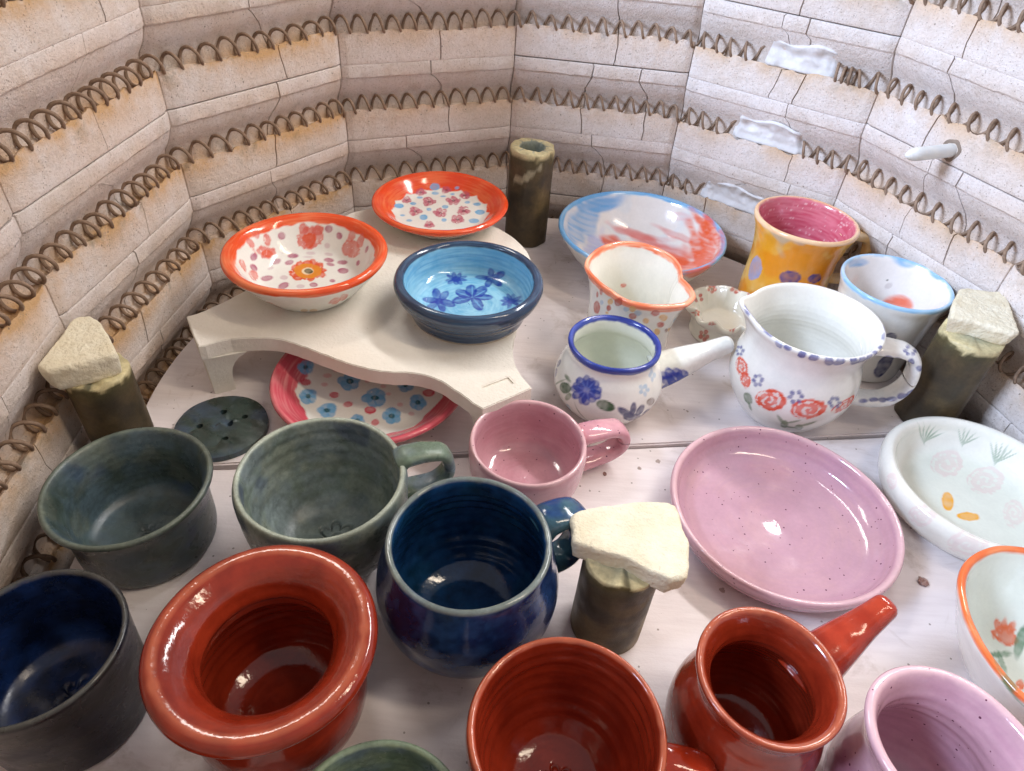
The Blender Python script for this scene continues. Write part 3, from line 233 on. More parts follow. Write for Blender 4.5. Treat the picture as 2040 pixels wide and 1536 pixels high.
def tag(o, label=None, cat=None, group=None, kind=None):
    for k, v in (('label', label), ('category', cat), ('group', group), ('kind', kind)):
        if v: o[k] = v
    return o
def bm_mesh(name, bm, smooth=False, sharp=None):
    me = bpy.data.meshes.new(name); bmesh.ops.recalc_face_normals(bm, faces=bm.faces); bm.to_mesh(me); bm.free()
    me.polygons.foreach_set('use_smooth', np.full(len(me.polygons), smooth, bool))
    if sharp is not None: me.set_sharp_from_angle(angle=R(sharp))
    return me

class NT:
    def __init__(s, name):
        s.m = bpy.data.materials.new(name); s.m.use_nodes = True; s.t = s.m.node_tree; s.n = s.t.nodes; s.b = s.n['Principled BSDF']
    def node(s, typ, **kw):
        x = s.n.new(typ)
        for k, v in kw.items():
            if hasattr(x, k): setattr(x, k, v)
            else: x.inputs[k.replace('_', ' ')].default_value = v
        return x
    def link(s, a, b): s.t.links.new(a, b)
    def noise(s, scale, detail=3, rough=.5, vec=None, dist=0):
        x = s.node('ShaderNodeTexNoise'); x.inputs['Scale'].default_value = scale; x.inputs['Detail'].default_value = detail
        x.inputs['Roughness'].default_value = rough; x.inputs['Distortion'].default_value = dist
        s.link(vec if vec is not None else s.coord(), x.inputs['Vector']); return x.outputs['Fac']
    def coord(s):
        if not hasattr(s, '_c'):
            tc = s.node('ShaderNodeTexCoord'); oi = s.node('ShaderNodeObjectInfo')
            ad = s.node('ShaderNodeVectorMath', operation='MULTIPLY_ADD'); cb = s.node('ShaderNodeCombineXYZ')
            for k in range(3): s.link(oi.outputs['Random'], cb.inputs[k])
            s.link(cb.outputs[0], ad.inputs[0]); ad.inputs[1].default_value = (7.3, 3.1, 5.7); s.link(tc.outputs['Object'], ad.inputs[2])
            s._c = ad.outputs[0]; s._raw = tc.outputs['Object']; s._rnd = oi.outputs['Random']
        return s._c
    def ramp(s, fac, stops, interp='LINEAR'):
        x = s.node('ShaderNodeValToRGB'); r = x.color_ramp; r.interpolation = interp
        while len(r.elements) < len(stops): r.elements.new(0.5)
        for e, (p, c) in zip(r.elements, stops): e.position = p; e.color = c if len(c) == 4 else (*c, 1)
        s.link(fac, x.inputs[0]); return x.outputs[0]
    def mix(s, fac, a, b, mode='MIX'):
        x = s.node('ShaderNodeMix', data_type='RGBA', blend_type=mode)
        for sock, v in ((x.inputs[0], fac), (x.inputs[6], a), (x.inputs[7], b)):
            if hasattr(v, 'links') or hasattr(v, 'is_linked'): s.link(v, sock)
            else: sock.default_value = v if not isinstance(v, tuple) or len(v) == 4 else (*v, 1)
        return x.outputs[2]
    def math(s, op, a, b=0.0, clamp=False):
        x = s.node('ShaderNodeMath', operation=op, use_clamp=clamp)
        for sock, v in ((x.inputs[0], a), (x.inputs[1], b)):
            if hasattr(v, 'is_linked'): s.link(v, sock)
            else: sock.default_value = v
        return x.outputs[0]
    def bump(s, h, strength, dist, prev=None):
        x = s.node('ShaderNodeBump'); x.inputs['Strength'].default_value = strength; x.inputs['Distance'].default_value = dist
        s.link(h, x.inputs['Height'])
        if prev is not None: s.link(prev, x.inputs['Normal'])
        return x.outputs[0]
    def attr(s, name):
        x = s.node('ShaderNodeAttribute'); x.attribute_name = name; return x
    def done(s, color=None, rough=None, normal=None):
        if color is not None: s.link(color, s.b.inputs['Base Color'])
        if rough is not None:
            if hasattr(rough, 'is_linked'): s.link(rough, s.b.inputs['Roughness'])
            else: s.b.inputs['Roughness'].default_value = rough
        if normal is not None: s.link(normal, s.b.inputs['Normal'])
        return s.m

def glaze(name, r0, r1, bump=.12, mottle=.10, specks=None, pits=0.0, coat=.0):
    t = NT(name); at = t.attr('paint').outputs['Color']; c = t.coord()
    n1 = t.noise(60, 4, .6); n2 = t.noise(420, 3, .6)
    v = t.ramp(n1, [(.3, (1 - mottle,) * 3), (.7, (1 + mottle * .4,) * 3)]); col = t.mix(1.0, at, v, 'MULTIPLY')
    v2 = t.ramp(n2, [(.35, (1 - mottle * .6,) * 3), (.65, (1, 1, 1))]); col = t.mix(1.0, col, v2, 'MULTIPLY')
    if specks:
        for sc, th, keep, cl in specks:
            vo = t.node('ShaderNodeTexVoronoi'); vo.inputs['Scale'].default_value = sc; t.link(c, vo.inputs['Vector'])
            d = t.math('LESS_THAN', vo.outputs['Distance'], th); sep = t.node('ShaderNodeSeparateColor'); t.link(vo.outputs['Color'], sep.inputs[0])
            k = t.math('GREATER_THAN', sep.outputs[0], 1 - keep); col = t.mix(t.math('MULTIPLY', d, k), col, cl)
    rg = t.ramp(t.noise(90, 3), [(.3, (r0,) * 3), (.7, (r1,) * 3)])
    h = t.noise(38, 2); nb = t.bump(h, bump, .004); nb = t.bump(t.noise(420, 2), bump * .9, .0005, nb)
    if pits: nb = t.bump(t.noise(1500, 3, .7), pits, .0006, nb)
    if coat: t.b.inputs['Coat Weight'].default_value = coat; t.b.inputs['Coat Roughness'].default_value = .04
    return t.done(col, rg, nb)
M = {
 'white': glaze('white_glaze', .08, .2, .16, .05, coat=.3),
 'red': glaze('red_glaze', .08, .18, .26, .12, coat=.25),
 'blue': glaze('blue_glaze', .08, .2, .22, .30, coat=.2),
 'teal': glaze('teal_glaze', .22, .38, .14, .34, pits=.2),
 'navy': glaze('navy_glaze', .16, .4, .16, .34),
 'pink': glaze('pink_speckled_glaze', .07, .16, .12, .08, specks=[(210, .12, .30, L4(96, 52, 78)), (340, .14, .12, L4(110, 60, 84))], coat=.3),
 'post': glaze('olive_post_glaze', .38, .62, .2, .35, pits=.3),
}
def brick_material():
    t = NT('kiln_brick'); c = t.coord(); st = t.attr('stain').outputs['Fac']
    big = t.noise(14, 4, .6); mid = t.noise(70, 5, .65); fine = t.noise(900, 4, .7)
    col = t.ramp(big, [(.3, L4(226, 218, 212)), (.5, L4(234, 228, 226)), (.72, L4(233, 227, 227))])
    col = t.mix(.65, col, t.ramp(mid, [(.3, L4(220, 211, 203)), (.52, L4(235, 229, 226)), (.75, L4(242, 237, 235))]))
    g2 = t.noise(520, 3, .75); col = t.mix(1.0, col, t.ramp(g2, [(.30, (.80, .77, .74)), (.46, (.97, .96, .95)), (.7, (1.02, 1.02, 1.02))]), 'MULTIPLY')
    col = t.mix(1.0, col, t.ramp(t._rnd, [(0, (.95, .93, .92)), (.5, (1, 1, 1)), (1, (1.0, .97, .97))]), 'MULTIPLY')
    # rust-coloured fume stains above and below the wire grooves
    sm = t.math('MULTIPLY', st, t.ramp(t.noise(26, 4, .65), [(.26, (0, 0, 0)), (.58, (1, 1, 1))]), True)
    col = t.mix(t.math('MULTIPLY', sm, .85), col, L4(206, 160, 100))
    sg = t.math('MULTIPLY', st, t.ramp(t.noise(34, 4, .7, dist=.5), [(.55, (0, 0, 0)), (.72, (1, 1, 1))]), True)
    col = t.mix(t.math('MULTIPLY', sg, .55), col, L4(112, 100, 72))
    # pits and dark grains of the porous brick
    for sc, th, keep, cl, a in ((420, .20, .22, L4(140, 122, 108), .6), (190, .13, .10, L4(110, 98, 82), .65), (700, .26, .30, L4(158, 140, 126), .5)):
        vo = t.node('ShaderNodeTexVoronoi'); vo.inputs['Scale'].default_value = sc; t.link(c, vo.inputs['Vector'])
        sep = t.node('ShaderNodeSeparateColor'); t.link(vo.outputs['Color'], sep.inputs[0])
        k = t.math('MULTIPLY', t.math('LESS_THAN', vo.outputs['Distance'], th), t.math('GREATER_THAN', sep.outputs[0], 1 - keep))
        col = t.mix(t.math('MULTIPLY', k, a), col, cl)
    nb = t.bump(t.noise(240, 5, .75), .75, .0022); nb = t.bump(fine, .7, .0010, nb)
    t.b.inputs['Specular IOR Level'].default_value = .2
    return t.done(col, .95, nb)
M['brick'] = brick_material()
def plain(name, stops, scale, rough, bump=.3, bdist=.001, bscale=300, spec=.3, metal=0.0, stretch=None, extra=None):
    t = NT(name); v = t.coord()
    if stretch:
        mp = t.node('ShaderNodeMapping'); mp.inputs['Scale'].default_value = stretch; t.link(v, mp.inputs['Vector']); v = mp.outputs[0]
    col = t.ramp(t.noise(scale, 5, .65, v), stops)
    if extra: col = extra(t, col)
    nb = t.bump(t.noise(bscale, 4, .65, v), bump, bdist)
    t.b.inputs['Specular IOR Level'].default_value = spec; t.b.inputs['Metallic'].default_value = metal
    return t.done(col, rough, nb)
M['coil'] = plain('oxidised_wire', [(.3, L4(116, 94, 76)), (.7, L4(156, 132, 112))], 220, .75, .4, .0006, 900)
M['mortar'] = plain('white_refractory_cement', [(.3, L4(214, 211, 210)), (.7, L4(232, 231, 231))], 60, 1.0, .25, .0010, 500, spec=.05)
M['tube'] = plain('thermocouple_porcelain', [(.3, L4(214, 218, 220)), (.7, L4(232, 232, 226))], 80, .35, .1)
M['stand'] = plain('cordierite_stand', [(.3, L4(224, 218, 206)), (.7, L4(240, 236, 227))], 18, .85, .5, .0012, 420, extra=lambda t, c: t.mix(t.ramp(t.noise(9, 3), [(.55, (0, 0, 0)), (.8, (.4,) * 3)]), t.mix(t.ramp(t.noise(170, 3, .7), [(.68, (0, 0, 0)), (.76, (.6,) * 3)]), c, L4(176, 160, 140)), L4(212, 190, 164)))
M['soft'] = plain('pale_soft_brick', [(.3, L4(226, 215, 186)), (.7, L4(240, 234, 212))], 60, .95, .65, .0025, 380, spec=.15, extra=lambda t, c: t.mix(t.ramp(t.noise(260, 4, .7), [(.60, (0, 0, 0)), (.72, (.4,) * 3)]), c, L4(184, 170, 136)))
M['floor'] = plain('kiln_floor_brick', [(.3, L4(110, 96, 84)), (.7, L4(150, 134, 120))], 20, .95)
M['shell'] = plain('kiln_jacket_steel', [(.3, L4(70, 66, 62)), (.7, L4(96, 90, 84))], 20, .6, metal=.6)
M['crumb'] = plain('brown_glaze_crumb', [(.3, L4(120, 80, 70)), (.7, L4(190, 160, 150))], 300, .3)
def shelf_material():
    t = NT('kiln_wash'); c = t.coord()
    mp = t.node('ShaderNodeMapping'); mp.inputs['Scale'].default_value = (.12, 1.0, 1.0); mp.inputs['Rotation'].default_value = (0, 0, R(12)); t.link(c, mp.inputs['Vector']); v = mp.outputs[0]
    br = t.noise(260, 4, .6, v)
    col = t.ramp(t.noise(7, 4, .6), [(.3, L4(218, 207, 204)), (.5, L4(234, 225, 224)), (.72, L4(240, 234, 234))])
    col = t.mix(1.0, col, t.ramp(br, [(.3, (.93, .92, .92)), (.6, (1, 1, 1))]), 'MULTIPLY')
    blot = t.ramp(t.noise(22, 5, .7, dist=.6), [(.56, (0, 0, 0)), (.74, (.6,) * 3)]); col = t.mix(blot, col, L4(166, 148, 132))
    for sc, th, keep, cl in ((70, .13, .06, L4(140, 118, 104)), (300, .2, .05, L4(120, 104, 94))):
        vo = t.node('ShaderNodeTexVoronoi'); vo.inputs['Scale'].default_value = sc; t.link(c, vo.inputs['Vector'])
        sep = t.node('ShaderNodeSeparateColor'); t.link(vo.outputs['Color'], sep.inputs[0])
        wob = t.math('ADD', vo.outputs['Distance'], t.math('MULTIPLY', t.math('SUBTRACT', t.noise(400, 3), .5), .25))
        k = t.math('MULTIPLY', t.math('LESS_THAN', wob, th), t.math('GREATER_THAN', sep.outputs[0], 1 - keep)); col = t.mix(t.math('MULTIPLY', k, .7), col, cl)
    nb = t.bump(br, .25, .0008); nb = t.bump(t.noise(500, 4, .7), .3, .0006, nb)
    t.b.inputs['Specular IOR Level'].default_value = .3
    return t.done(col, .8, nb)
M['shelf'] = shelf_material()

# ============================================================ kiln: walls, floor, heating wires
WALL = {-5: (-.285, -.42), -4: (-.306, -.235), -3: (-.3242, -.0615), -2: (-.3115, .1088), -1: (-.2154, .25), 0: (-.0615, .3242),
        1: (.1088, .3115), 2: (.25, .2154), 3: (.3242, .0615), 4: (.372, -.104), 5: (.378, -.29), 6: (.30, -.44), 7: (.14, -.50), 8: (-.03, -.515), 9: (-.19, -.49)}
WALL[10] = WALL[-5]
JZ0, PITCH = .2340, .0700          # height of joint 0; rows go down from it
def joint(r): return JZ0 - PITCH * r
PROFILE = np.array([(.0500,.0001),(.0008,.0001),(.0002,.0006),(.0,.0016),(.0,.0112),(.0004,.0120),(.0016,.0130),(.0026,.0160),(.0044,.0205),(.0074,.0255),(.0116,.0310),(.0146,.0390),(.0138,.0462),
    (.0086,.0478),(.0046,.0456),(.0022,.0426),(.0006,.0420),(.0,.0436),(.0,.0520),(.0,.0590),(.0,.0660),(.0,.0688),(.0002,.0694),(.0008,.0699),(.0500,.0699)])
STAIN = np.array([0,.1,.1,.15,.3,.3,.25,.2,.2,.2,.25,.4,.6,.8,1,1,1,.85,.5,.28,.2,.25,.2,.1,0])
IS_LIP = np.array([1]*7 + [.8,.6,.4,.3,.2,.1] + [0]*12)
def brick_mesh(A, B, tL, tR, cracks, seed, dirt=1.0):
    rg = np.random.default_rng(seed); A = np.array(A); B = np.array(B); Lp = np.linalg.norm(B - A); ex = (B - A) / Lp; ey = np.array([-ex[1], ex[0]])
    g = .0003; xs = [g] + [x for x in np.linspace(g, Lp - g, 46) if .0065 < x < Lp - .0065] + [Lp - g]; kinds = [0] * len(xs)
    cols = [(x, 0.0, None) for x in xs] + [(g + .0004, 0, None), (g + .0048, 0, None), (g + .0056, 0, None), (Lp - g - .0004, 0, None), (Lp - g - .0048, 0, None), (Lp - g - .0056, 0, None)]
    paths = []
    for fl, ff in cracks:
        base = ff * Lp; cols = [c for c in cols if c[2] is not None or abs(c[0] - base) > .0042]
        wk = np.cumsum(rg.normal(0, .0007, len(PROFILE))); wk -= wk.mean(); sh = (fl - ff) * Lp * IS_LIP + wk + rg.uniform(-1, 1) * .002 * (PROFILE[:, 1] - .057) / .012 * (1 - IS_LIP)
        w = rg.uniform(.0002, .0007); paths.append((base, sh))
        for dx, dp in ((-.0022 - w, 0), (-w, .0), (-w * .6, .0026), (w * .6, .0026), (w, .0), (.0022 + w, 0)): cols.append((base + dx, dp, (base, sh)))
    cols.sort(key=lambda c: c[0]); V = []; S = []; m = len(PROFILE)
    prof = PROFILE
    for x0, dp, pth in cols:
        x = np.full(m, x0); d = prof[:, 0].copy(); z = -prof[:, 1].copy()
        for base, sh in paths: x = x + sh * max(0, 1 - abs(x0 - base) / .034)
        front = (prof[:, 0] < .03).astype(float)
        d = d + dp * front * (1 + .3 * rg.uniform(-1, 1, m))
        e = min(x0, Lp - x0)                       # rounded vertical arrises
        d = d + front * (.0026 if e < .0005 else .0018 if e < .001 else .0002 if e < .0052 else 0)
        P = np.stack([x * 1, d * 0 + seed, z], -1)
        nz = vnoise(np.stack([x, 0 * x + seed * .37, z], -1), 95, 3) - .5; n2 = vnoise(np.stack([x, 0 * x + seed * .37, z], -1), 330, 4) - .5
        edge = np.exp(-((prof[:, 1] - .0430) / .0024) ** 2) * (prof[:, 0] < .006)
        z = z + edge * (nz * .0050 + n2 * .0026 - .0004); d = d + edge * (np.abs(n2) * .0022) + front * (nz * .0003 + n2 * .0003)
        lip = np.exp(-((prof[:, 1] - .0120) / .0012) ** 2); z = z + lip * (nz * .0005 + n2 * .0007)
        f = x / Lp; xx = x - d * tL * (1 - f) + d * tR * f
        V.append(np.stack([A[0] + ex[0] * xx + ey[0] * d, A[1] + ex[1] * xx + ey[1] * d, z], -1)); S.append(STAIN * dirt)
    V = np.array(V); k = len(cols); i = np.arange(k - 1)[:, None] * m; j = np.arange(m)[None]; j2 = (j + 1) % m
    F = np.stack([i + j, i + m + j, i + m + j2, i + j2], -1).reshape(-1, 4)
    F = [tuple(f) for f in F] + [tuple(range(m)), tuple(range((k - 1) * m + m - 1, (k - 1) * m - 1, -1))]
    me = mesh_from('brick', V.reshape(-1, 3), F, stain=np.array(S).reshape(-1), sharp=28)
    return me
CRACKS = {(-2,0):[(.5,.63)],(-2,1):[(.60,.50)],(-2,2):[(.46,.55)],(-1,-1):[(.6,.4)],(-1,0):[(.3,.55)],(-1,1):[(.48,.61)],(-1,2):[(.34,.5)],(0,-1):[(.7,.6)],(0,0):[(.55,.57)],(0,1):[(.46,.43),(.74,.80)],(0,2):[(.5,.62)],
          (1,-1):[(.45,.52)],(1,0):[(.47,.50),(.58,.63)],(1,1):[(.6,.70)],(1,2):[(.52,.3),(.75,.74)],(2,-1):[(.4,.36),(.75,.72)],(2,0):[(.3,.38)],(2,1):[(.45,.44),(.6,.72)],(2,2):[(.4,.44)],(-3,-1):[(.7,.75)],(-3,0):[(.6,.52)],
          (-3,1):[(.4,.62)],(-3,2):[(.5,.4)],(-4,1):[(.4,.5)],(-4,2):[(.55,.6)],(3,0):[(.4,.5)],(3,1):[(.5,.3)],(3,2):[(.5,.55)]}
kiln = add('kiln_wall', None, None, kind='structure')
def turn(k):
    if k in (-5, 10): return .25
    a = np.subtract(WALL[k], WALL[k - 1]); b = np.subtract(WALL[k + 1], WALL[k])
    return math.tan(abs(math.asin(np.cross(a, b) / np.linalg.norm(a) / np.linalg.norm(b))) / 2)
for k in range(-5, 10):
    for r in range(-2, 5):
        zc = joint(r) - (.0025 if k >= 1 else 0) + random.Random(k * 31 + r).uniform(-.0006, .0006)
        me = brick_mesh(WALL[k], WALL[k + 1], turn(k), turn(k + 1), CRACKS.get((k, r), [(.5 + .1 * math.sin(k * 3 + r * 5),) * 2] if (k + r) % 3 == 0 else []), 100 + k * 13 + r * 7, 1.35 if k <= -2 else .7 if k <= 0 else .8)
        add('brick', me, M['brick'], kiln, (0, 0, zc))
# unseen steel jacket added behind the bricks against light leaks, and the floor far below the shelf
ks = sorted(WALL); outer = []
for k in ks:
    p = np.array(WALL[k]); n = p - np.array([0, -.12 if abs(k) > 3 and k < 10 else (-.12 if k == 10 else 0)]); n = n / np.linalg.norm(n); outer.append(p + n * .066)
V = [(x, y, z) for z in (-.125, .376) for x, y in outer] ; q = len(outer)
add('kiln_jacket', mesh_from('kiln_jacket', V, [(i, i + 1, q + i + 1, q + i) for i in range(q - 1)], smooth=False), M['shell'], kind='structure')
fl = [(x, y, -.118) for x, y in outer[:-1]]
fl2 = [(x, y, z - .03) for x, y, z in fl]; q = len(fl)
add('kiln_floor', mesh_from('kiln_floor', fl + fl2, [tuple(range(q))[::-1], tuple(range(q, 2 * q))] + [(i, (i + 1) % q, q + (i + 1) % q, q + i) for i in range(q)], smooth=False), M['floor'], kind='structure')

def tube_mesh(name, P, rad, sides=8):
    P = np.asarray(P); t = np.gradient(P, axis=0); t /= np.linalg.norm(t, axis=1)[:, None]
    N = np.zeros_like(P); ref = np.array([0, 0, 1.0]) if abs(t[0, 2]) < .9 else np.array([1.0, 0, 0]); v = np.cross(t[0], ref); v /= np.linalg.norm(v)
    for i in range(len(P)):
        v = v - t[i] * (v @ t[i]); v /= np.linalg.norm(v); N[i] = v
    Bn = np.cross(t, N); a = np.arange(sides) * 2 * np.pi / sides; rad = np.broadcast_to(rad, (len(P),))
    G = P[:, None] + rad[:, None, None] * (N[:, None] * np.cos(a)[None, :, None] + Bn[:, None] * np.sin(a)[None, :, None])
    G = np.concatenate([P[:1, None] + 0 * G[:1] + (G[:1] - P[:1, None]) * .02, G, P[-1:, None] + (G[-1:] - P[-1:, None]) * .02])
    return mesh_from(name, G.reshape(-1, 3), grid_faces(len(G), sides, True))
def wall_point(k):
    """k = panel index + fraction along it -> point on the wall face and inward-to-brick normal"""
    a = min(max(int(math.floor(k)), -5), 4); f = k - a; A = np.array(WALL[a]); B = np.array(WALL[a + 1]); e = (B - A) / np.linalg.norm(B - A)
    return A + (B - A) * f, np.array([-e[1], e[0]])
def coil(row, k0, k1, seed, curl0=0, curl1=0, tail1=False):
    rg = np.random.default_rng(seed)
    ss = np.linspace(k0, k1, 900); C = []; Nn = []
    for s in ss: p, n = wall_point(s); C.append(p); Nn.append(n)
    C = np.array(C); Nn = np.array(Nn); ker = np.ones(15) / 15
    for arr in (C, Nn):
        for j in range(2):
            e = np.r_[np.full(7, arr[0, j]), arr[:, j], np.full(7, arr[-1, j])]; arr[:, j] = np.convolve(e, ker, 'valid')
    C = C + Nn * .0066; D = np.r_[0, np.cumsum(np.linalg.norm(np.diff(C, axis=0), axis=1))]; Ltot = D[-1]
    nt = int(Ltot / .0156); per = 18; n = nt * per
    pit = np.clip(rg.normal(1, .06, nt + 1) + .08 * np.sin(np.arange(nt + 1) * .31 + seed), .45, 1.7)
    if curl0: pit[:curl0] *= .35
    if curl1: pit[-curl1:] *= .35
    dist = np.interp(np.arange(n) / per, np.arange(nt + 1), np.r_[0, np.cumsum(pit[:-1])]); dist = dist / dist[-1] * Ltot
    ph = np.arange(n) * 2 * np.pi / per + 1.0; rr = .0073 * (1 + .05 * np.sin(ph * .13 + seed))
    tilt = np.interp(np.arange(n) / per, np.arange(nt + 1), rg.normal(0, .05, nt + 1))
    cx = np.interp(dist + tilt * rr * np.cos(ph) * 1.2, D, C[:, 0]); cy = np.interp(dist + tilt * rr * np.cos(ph) * 1.2, D, C[:, 1])
    nx = np.interp(dist, D, Nn[:, 0]); ny = np.interp(dist, D, Nn[:, 1]); z = joint(row) - .0386 - np.interp(dist / Ltot * (k1 - k0) + k0, [.9, 1.1], [0, .0025])
    sag = np.interp(np.arange(n) / per, np.arange(nt + 1), rg.normal(0, .0006, nt + 1))
    P = np.stack([cx + nx * rr * np.cos(ph), cy + ny * rr * np.cos(ph), z + rr * np.sin(ph) + sag], -1)
    if tail1:
        p, nn = wall_point(k1 + .05); e = P[-1]; P = np.vstack([P, [[(e[0] * (1 - t) + (p[0] + nn[0] * .012) * t), e[1] * (1 - t) + (p[1] + nn[1] * .012) * t, e[2] * (1 - t) + (joint(row) - .026) * t] for t in (.25, .5, .75, 1)]])
    return tube_mesh('heating_element', P, .0013, 8)
GRP = 'coiled wires in the kiln wall grooves'
for row, a, b, s, kw, lb in (
    (-1, -4.9, 4.9, 1, {}, 'highest coiled brown heating wire, seen at the top right corner of the wall'),
    (0, -4.9, 1.36, 2, dict(tail1=True), 'long coiled wire in the upper groove, left of the white cement gap'),
    (0, 1.76, 4.9, 3, dict(curl0=3), 'coiled wire in the upper groove right of the cement gap, with a bunched curl'),
    (1, -4.9, 1.31, 4, dict(tail1=True), 'long coiled wire in the middle groove, left of the cement gap'),
    (1, 1.72, 4.9, 5, {}, 'coiled wire in the middle groove above the yellow mug, right of the gap'),
    (2, -4.9, 1.22, 6, dict(tail1=True), 'coiled wire in the lower groove, just above the orange bowls and plate'),
    (2, 1.62, 4.9, 7, {}, 'coiled wire in the lower groove, behind the right hand prop'),
    (3, -4.9, 4.9, 8, {}, 'lowest coiled wire in shadow between the shelf and the left wall')):
    add('heating_element', coil(row, a, b, s, **kw), M['coil'], None, (0, 0, 0), lb, 'heating coil', GRP)
def patch(row, f0, f1, seed):
    n, m = 60, 22; u = np.linspace(f0, f1, n); V = np.zeros((n, m, 3)); rg = np.random.default_rng(seed)
    for i, f in enumerate(u):
        p, nn = wall_point(1 + f); t = (f - f0) / (f1 - f0); e = min(1, sstep(0, .12, t) * sstep(0, .12, 1 - t) + .02)
        v = np.linspace(0, 1, m); top = .0215 + .006 * (1 - e) + .0025 * math.sin(t * 9 + seed); z = top + (.0468 - top) * v
        q = np.stack([np.full(m, f * .17), np.full(m, seed * 1.0), z], -1)
        gd = np.interp(z, [.0205, .0255, .0310, .0390, .0462], [.0044, .0074, .0116, .0146, .0140])
        lump_ = fbm(q, 55, seed) - .36 + .25 * sstep(.2, .8, v) - .5 * (1 - e)
        d = gd - np.clip(lump_, -.2, .4) * .013 + (vnoise(q, 420, 3) - .5) * .0006 + .003 * sstep(.93, 1, v)
        d[-1] += .004; d[0] += .003
        V[i] = np.stack([p[0] + nn[0] * d, p[1] + nn[1] * d, joint(row) - .0025 - z], -1)
    i = np.arange(n - 1)[:, None] * m; j = np.arange(m - 1)[None]
    F = np.stack([i + j, i + m + j, i + m + j + 1, i + j + 1], -1).reshape(-1, 4)
    return mesh_from('cement_patch', V.reshape(-1, 3), F)
for row, a, b, s in ((0, .37, .79, 11), (1, .32, .74, 12), (2, .22, .66, 13)):
    add('cement_patch', patch(row, a, b, s), M['mortar'], kiln)
wp, wn = wall_point(2.5)
nin = np.array([-wn[0], -wn[1], .02])
tp = np.array([wp[0], wp[1], .172])
Pt = [tp - nin * .02 + nin * d for d in np.linspace(0, .068, 24)]; rd = np.r_[np.full(20, .0052), .0050, .0043, .003, .0012]
tube_root = add('thermocouple_tube', None, None, None, tuple(tp), 'white ceramic thermocouple tube poking out of the right wall', 'thermocouple')
def hole_ring():
    a = np.arange(28) * 2 * np.pi / 28; ex = np.array([wn[1], -wn[0], 0]); ez = np.array([0, 0, 1.0]); rows = []
    for rr_, dd in ((.0054, .003), (.0056, -.0002), (.0072, -.0006), (.0084, .0000), (.0090, .002)):
        rows.append([ex * math.cos(t) * rr_ * (1 + .08 * math.sin(3 * t)) + ez * math.sin(t) * rr_ * (1 + .06 * math.cos(5 * t)) + np.array([wn[0], wn[1], 0]) * dd for t in a])
    G = np.array(rows); return mesh_from('dark_hole_ring', G.reshape(-1, 3), grid_faces(5, 28), sharp=60)
add('dark_hole_ring', hole_ring(), M['floor'], tube_root)  # dark-coloured ring stands in for the shaded hole round the tube
Pt = [q_ - tp for q_ in Pt]
add('tube', tube_mesh('tube', Pt, rd, 20), M['tube'], tube_root)

# ============================================================ shelves and stand
def slab(name, outline, top, thick, bev=.0012):
    bm = bmesh.new(); vs = [bm.verts.new((x, y, top)) for x, y in outline]; f = bm.faces.new(vs)
    if f.normal.z < 0: f.normal_flip()
    ex = bmesh.ops.extrude_face_region(bm, geom=[f]); vv = [g for g in ex['geom'] if isinstance(g, bmesh.types.BMVert)]
    bmesh.ops.translate(bm, verts=vv, vec=(0, 0, -thick)); bmesh.ops.recalc_face_normals(bm, faces=bm.faces)
    ed = [e for e in bm.edges if len(e.link_faces) == 2 and e.calc_face_angle(0) > 1.0 and abs(e.verts[0].co.z - e.verts[1].co.z) < 1e-6]
    bmesh.ops.bevel(bm, geom=ed, offset=bev, segments=2, affect='EDGES')
    return bm_mesh(name, bm, True, 18)
def rough_line(a, b, n, amp, seed):
    rg = np.random.default_rng(seed); t = np.linspace(0, 1, n)[:, None]; p = np.array(a) + (np.array(b) - np.array(a)) * t
    p[1:-1, 1] += rg.normal(0, amp, n - 2); return [tuple(x) for x in p]
def seam(x): return -.0505 + .178 * x
SR = .311
a0 = math.asin(-.0495 / 1.0157 / SR) ; tilt = math.atan(.178)
th1, th2 = tilt + a0, math.pi + tilt - a0
arc = [(SR * math.cos(t), SR * math.sin(t)) for t in np.linspace(th1, th2, 90)]
back = arc + rough_line(arc[-1], arc[0], 40, .00025, 5)[1:-1]
add('kiln_shelf', slab('kiln_shelf', back, 0, .016), M['shelf'], None, (0, 0, 0), 'pale kiln shelf at the back, holding the stand and painted pots', 'kiln shelf', 'kiln shelves')
g = .0006
fr = [(arc[-1][0] + .002, seam(arc[-1][0]) - g)] + rough_line((arc[-1][0] + .004, seam(arc[-1][0]) - g), (arc[0][0], seam(arc[0][0]) - g), 30, .00025, 6)[1:] + [(.331, -.02), (.349, -.075), (.356, -.14), (.356, -.30), (.34, -.43), (-.262, -.43), (-.277, -.32), (-.286, -.22), (-.296, -.14)]
add('kiln_shelf', slab('kiln_shelf', fr, FS, .016), M['shelf'], None, (0, 0, 0), 'pale kiln shelf in front, holding the red, teal and pink pots', 'kiln shelf', 'kiln shelves')

SO = [(-286.5,9.7),(-263.7,-24.6),(-246.3,-13.2),(-240.9,-11.9),(-223.8,-8.3),(-204.9,-10),(-176.2,-21.1),(-152.3,-30.7),(-130.1,-35.1),(-109.1,-34.1),(-90.8,-38.4),(-75.4,-49.8),(-62.2,-61.1),(-56.1,-65.3),(-23.9,-39.7),(-31.4,-28),(-37.6,-11.7),(-39.8,9.2),(-38,35.4),(-33,80),(-29,105),(-29.2,128.1),(-36.8,153.4),(-54.3,178.9),(-85,200),(-120,211),(-160,214),(-185.2,207.2),(-206.5,189.8),(-228,150),(-240,105),(-249.8,63.1),(-262,40),(-278,16.9)]
segs = [[0, 1], [1] + list(range(2, 14)), [13, 14], list(range(14, 34)) + [0]]; out = []
for sg in segs:
    pts = [SO[i] for i in sg]; q = resample(pts, 4 if len(sg) == 2 else len(sg) * 4); q[1:-1] += np.random.default_rng(len(sg)).normal(0, .22, q[1:-1].shape); out += [tuple(p / 1000) for p in q[:-1]]
